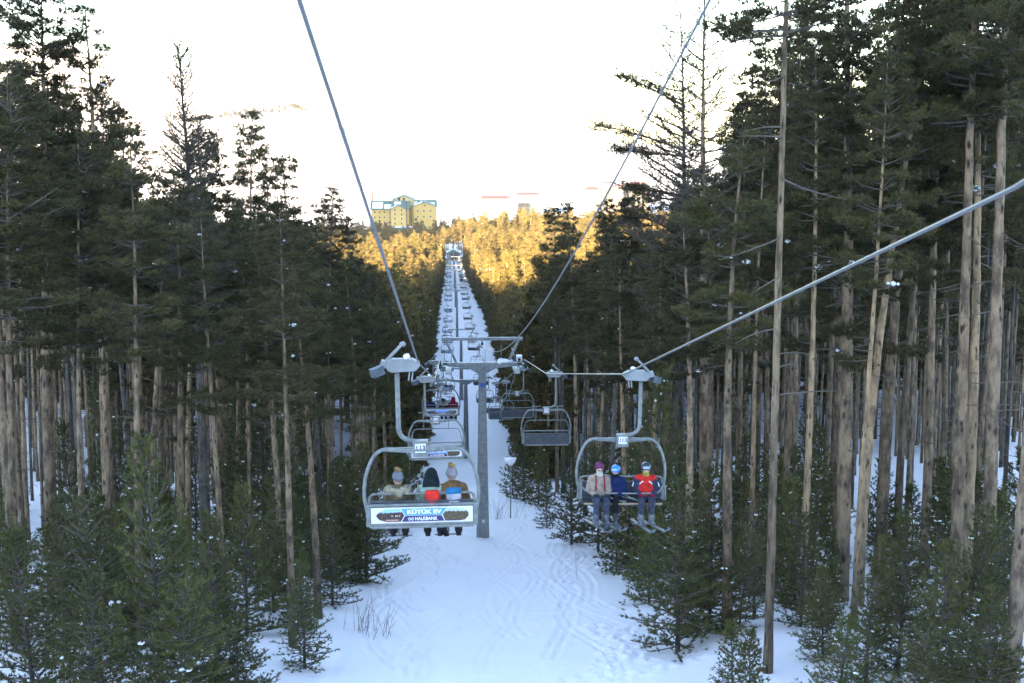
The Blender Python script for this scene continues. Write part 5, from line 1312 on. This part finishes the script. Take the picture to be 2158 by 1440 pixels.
# ------------------------------------------------------------------ lift station at the foot of the line
sz_ = G(0, 756); t = empty('lift_station', (0, 756, sz_)); tag(t, 'small lift station with green roof and snow at the far foot of the piste', 'lift station')
b = MB(); b.box((0, 6, 2.0), (7, 9, 4.0)); b.build('wall', M['towall'], t)
b = MB(); b.prism([(-4.6, 4.0), (4.6, 4.0), (0, 6.0)], 1, -1, 11); rf = b.build('roof', M['green'], t)
b = MB(); b.prism([(.4, 6.0), (4.2, 4.3), (4.2, 4.6), (.4, 6.3)], 1, -.6, 10.5); b.prism([(-3.6, 4.6), (-.4, 6.0), (-.4, 6.3), (-3.6, 4.9)], 1, -.6, 5); b.build('roof_snow', M['snowblob'], rf)
b = MB(); b.box((0, -.1, 1.8), (3, .3, 3.0)); b.build('door', M['winglass'], t)
for i, (x, y, w, lab) in enumerate(((-5.5, 738, 4, 'small hut with green roof left of the far lift station'), (5.8, 742, 4, 'small hut with snowy roof right of the far lift station'))):
    t = empty('hut', (x, y, G(x, y))); tag(t, lab, 'hut')
    b = MB(); b.box((0, 0, 1.4), (w, 5, 2.8)); b.build('wall', M['towall'] if i else M['yellow2'], t)
    b = MB(); b.prism([(-w / 2 - .5, 2.8), (w / 2 + .5, 2.8), (0, 4.3)], 1, -3, 3); rf = b.build('roof', M['green'], t)
    b = MB(); b.prism([(-.1, 4.4), (w / 2 + .4, 3.0), (w / 2 + .4, 3.3), (-.1, 4.7)], 1, -2.8, 2.8); b.build('roof_snow', M['snowblob'], rf)

# ------------------------------------------------------------------ far line of trees on the snowy hill
rs2 = np.random.RandomState(6); pp = []
for k in range(620):
    q = rs2.rand(); px = 330 + q * 318; Y = 2650 + 160 * q; tgt = np.interp(px, [330, 480, 560, 600, 648], [262, 245, 240, 233, 219]); x = XW(px, Y, 240)
    best = min(np.linspace(2300, 3300, 41), key=lambda yy: abs(P(px, tgt, yy).z - G(XW(px, yy, 240), yy)))
    dens = np.interp(px, [330, 470, 648], [.25, .6, 1.0])
    if rs2.rand() > dens: continue
    x = XW(px, best, 240); pp.append((x + rs2.normal(0, 1), best + rs2.normal(0, 8)))
pp = np.array(pp); N2 = len(pp); z2 = ground(pp[:, 0], pp[:, 1])
fm2 = bpy.data.meshes.new('treeline_points'); fm2.vertices.add(N2); fm2.vertices.foreach_set('co', np.stack([pp[:, 0], pp[:, 1], z2 - .2], 1).astype(np.float32).ravel())
a = fm2.attributes.new('kind_i', 'INT', 'POINT'); a.data.foreach_set('value', rs2.randint(0, 6, N2).astype(np.int32))
sc2 = np.interp(pp[:, 0] / pp[:, 1], [-.22, -.10], [.35, .85]) * rs2.uniform(.5, 1.2, N2)
a = fm2.attributes.new('sc', 'FLOAT_VECTOR', 'POINT'); a.data.foreach_set('vector', np.stack([sc2 * 1.5, sc2 * 1.5, sc2 * .62], 1).astype(np.float32).ravel())
a = fm2.attributes.new('rt', 'FLOAT_VECTOR', 'POINT'); a.data.foreach_set('vector', np.stack([sc2 * 0, sc2 * 0, rs2.uniform(0, 6.28, N2)], 1).astype(np.float32).ravel())
ng2 = ng.copy(); dcol = bpy.data.collections.new('dark_far_kinds'); M['needle_dk'] = needle_mat('shade_dark_needles', (.014, .016, .012), (.028, .030, .020), .05)  # darker copy of the pine needles, shade of the far tree line put into colour
for o_ in far_objs:
    m_ = o_.data.copy(); m_.materials[1] = M['needle_dk']; m_.materials[0] = M['bark_dark']; d_ = bpy.data.objects.new('dark_far', m_); dcol.objects.link(d_)
for n_ in ng2.nodes:
    if n_.bl_idname == 'GeometryNodeCollectionInfo': n_.inputs['Collection'].default_value = dcol
f2 = link('treeline', fm2); tag(f2, 'faint line of trees climbing the white hill at the upper left', kind='stuff'); md2 = f2.modifiers.new('scatter', 'NODES'); md2.node_group = ng2
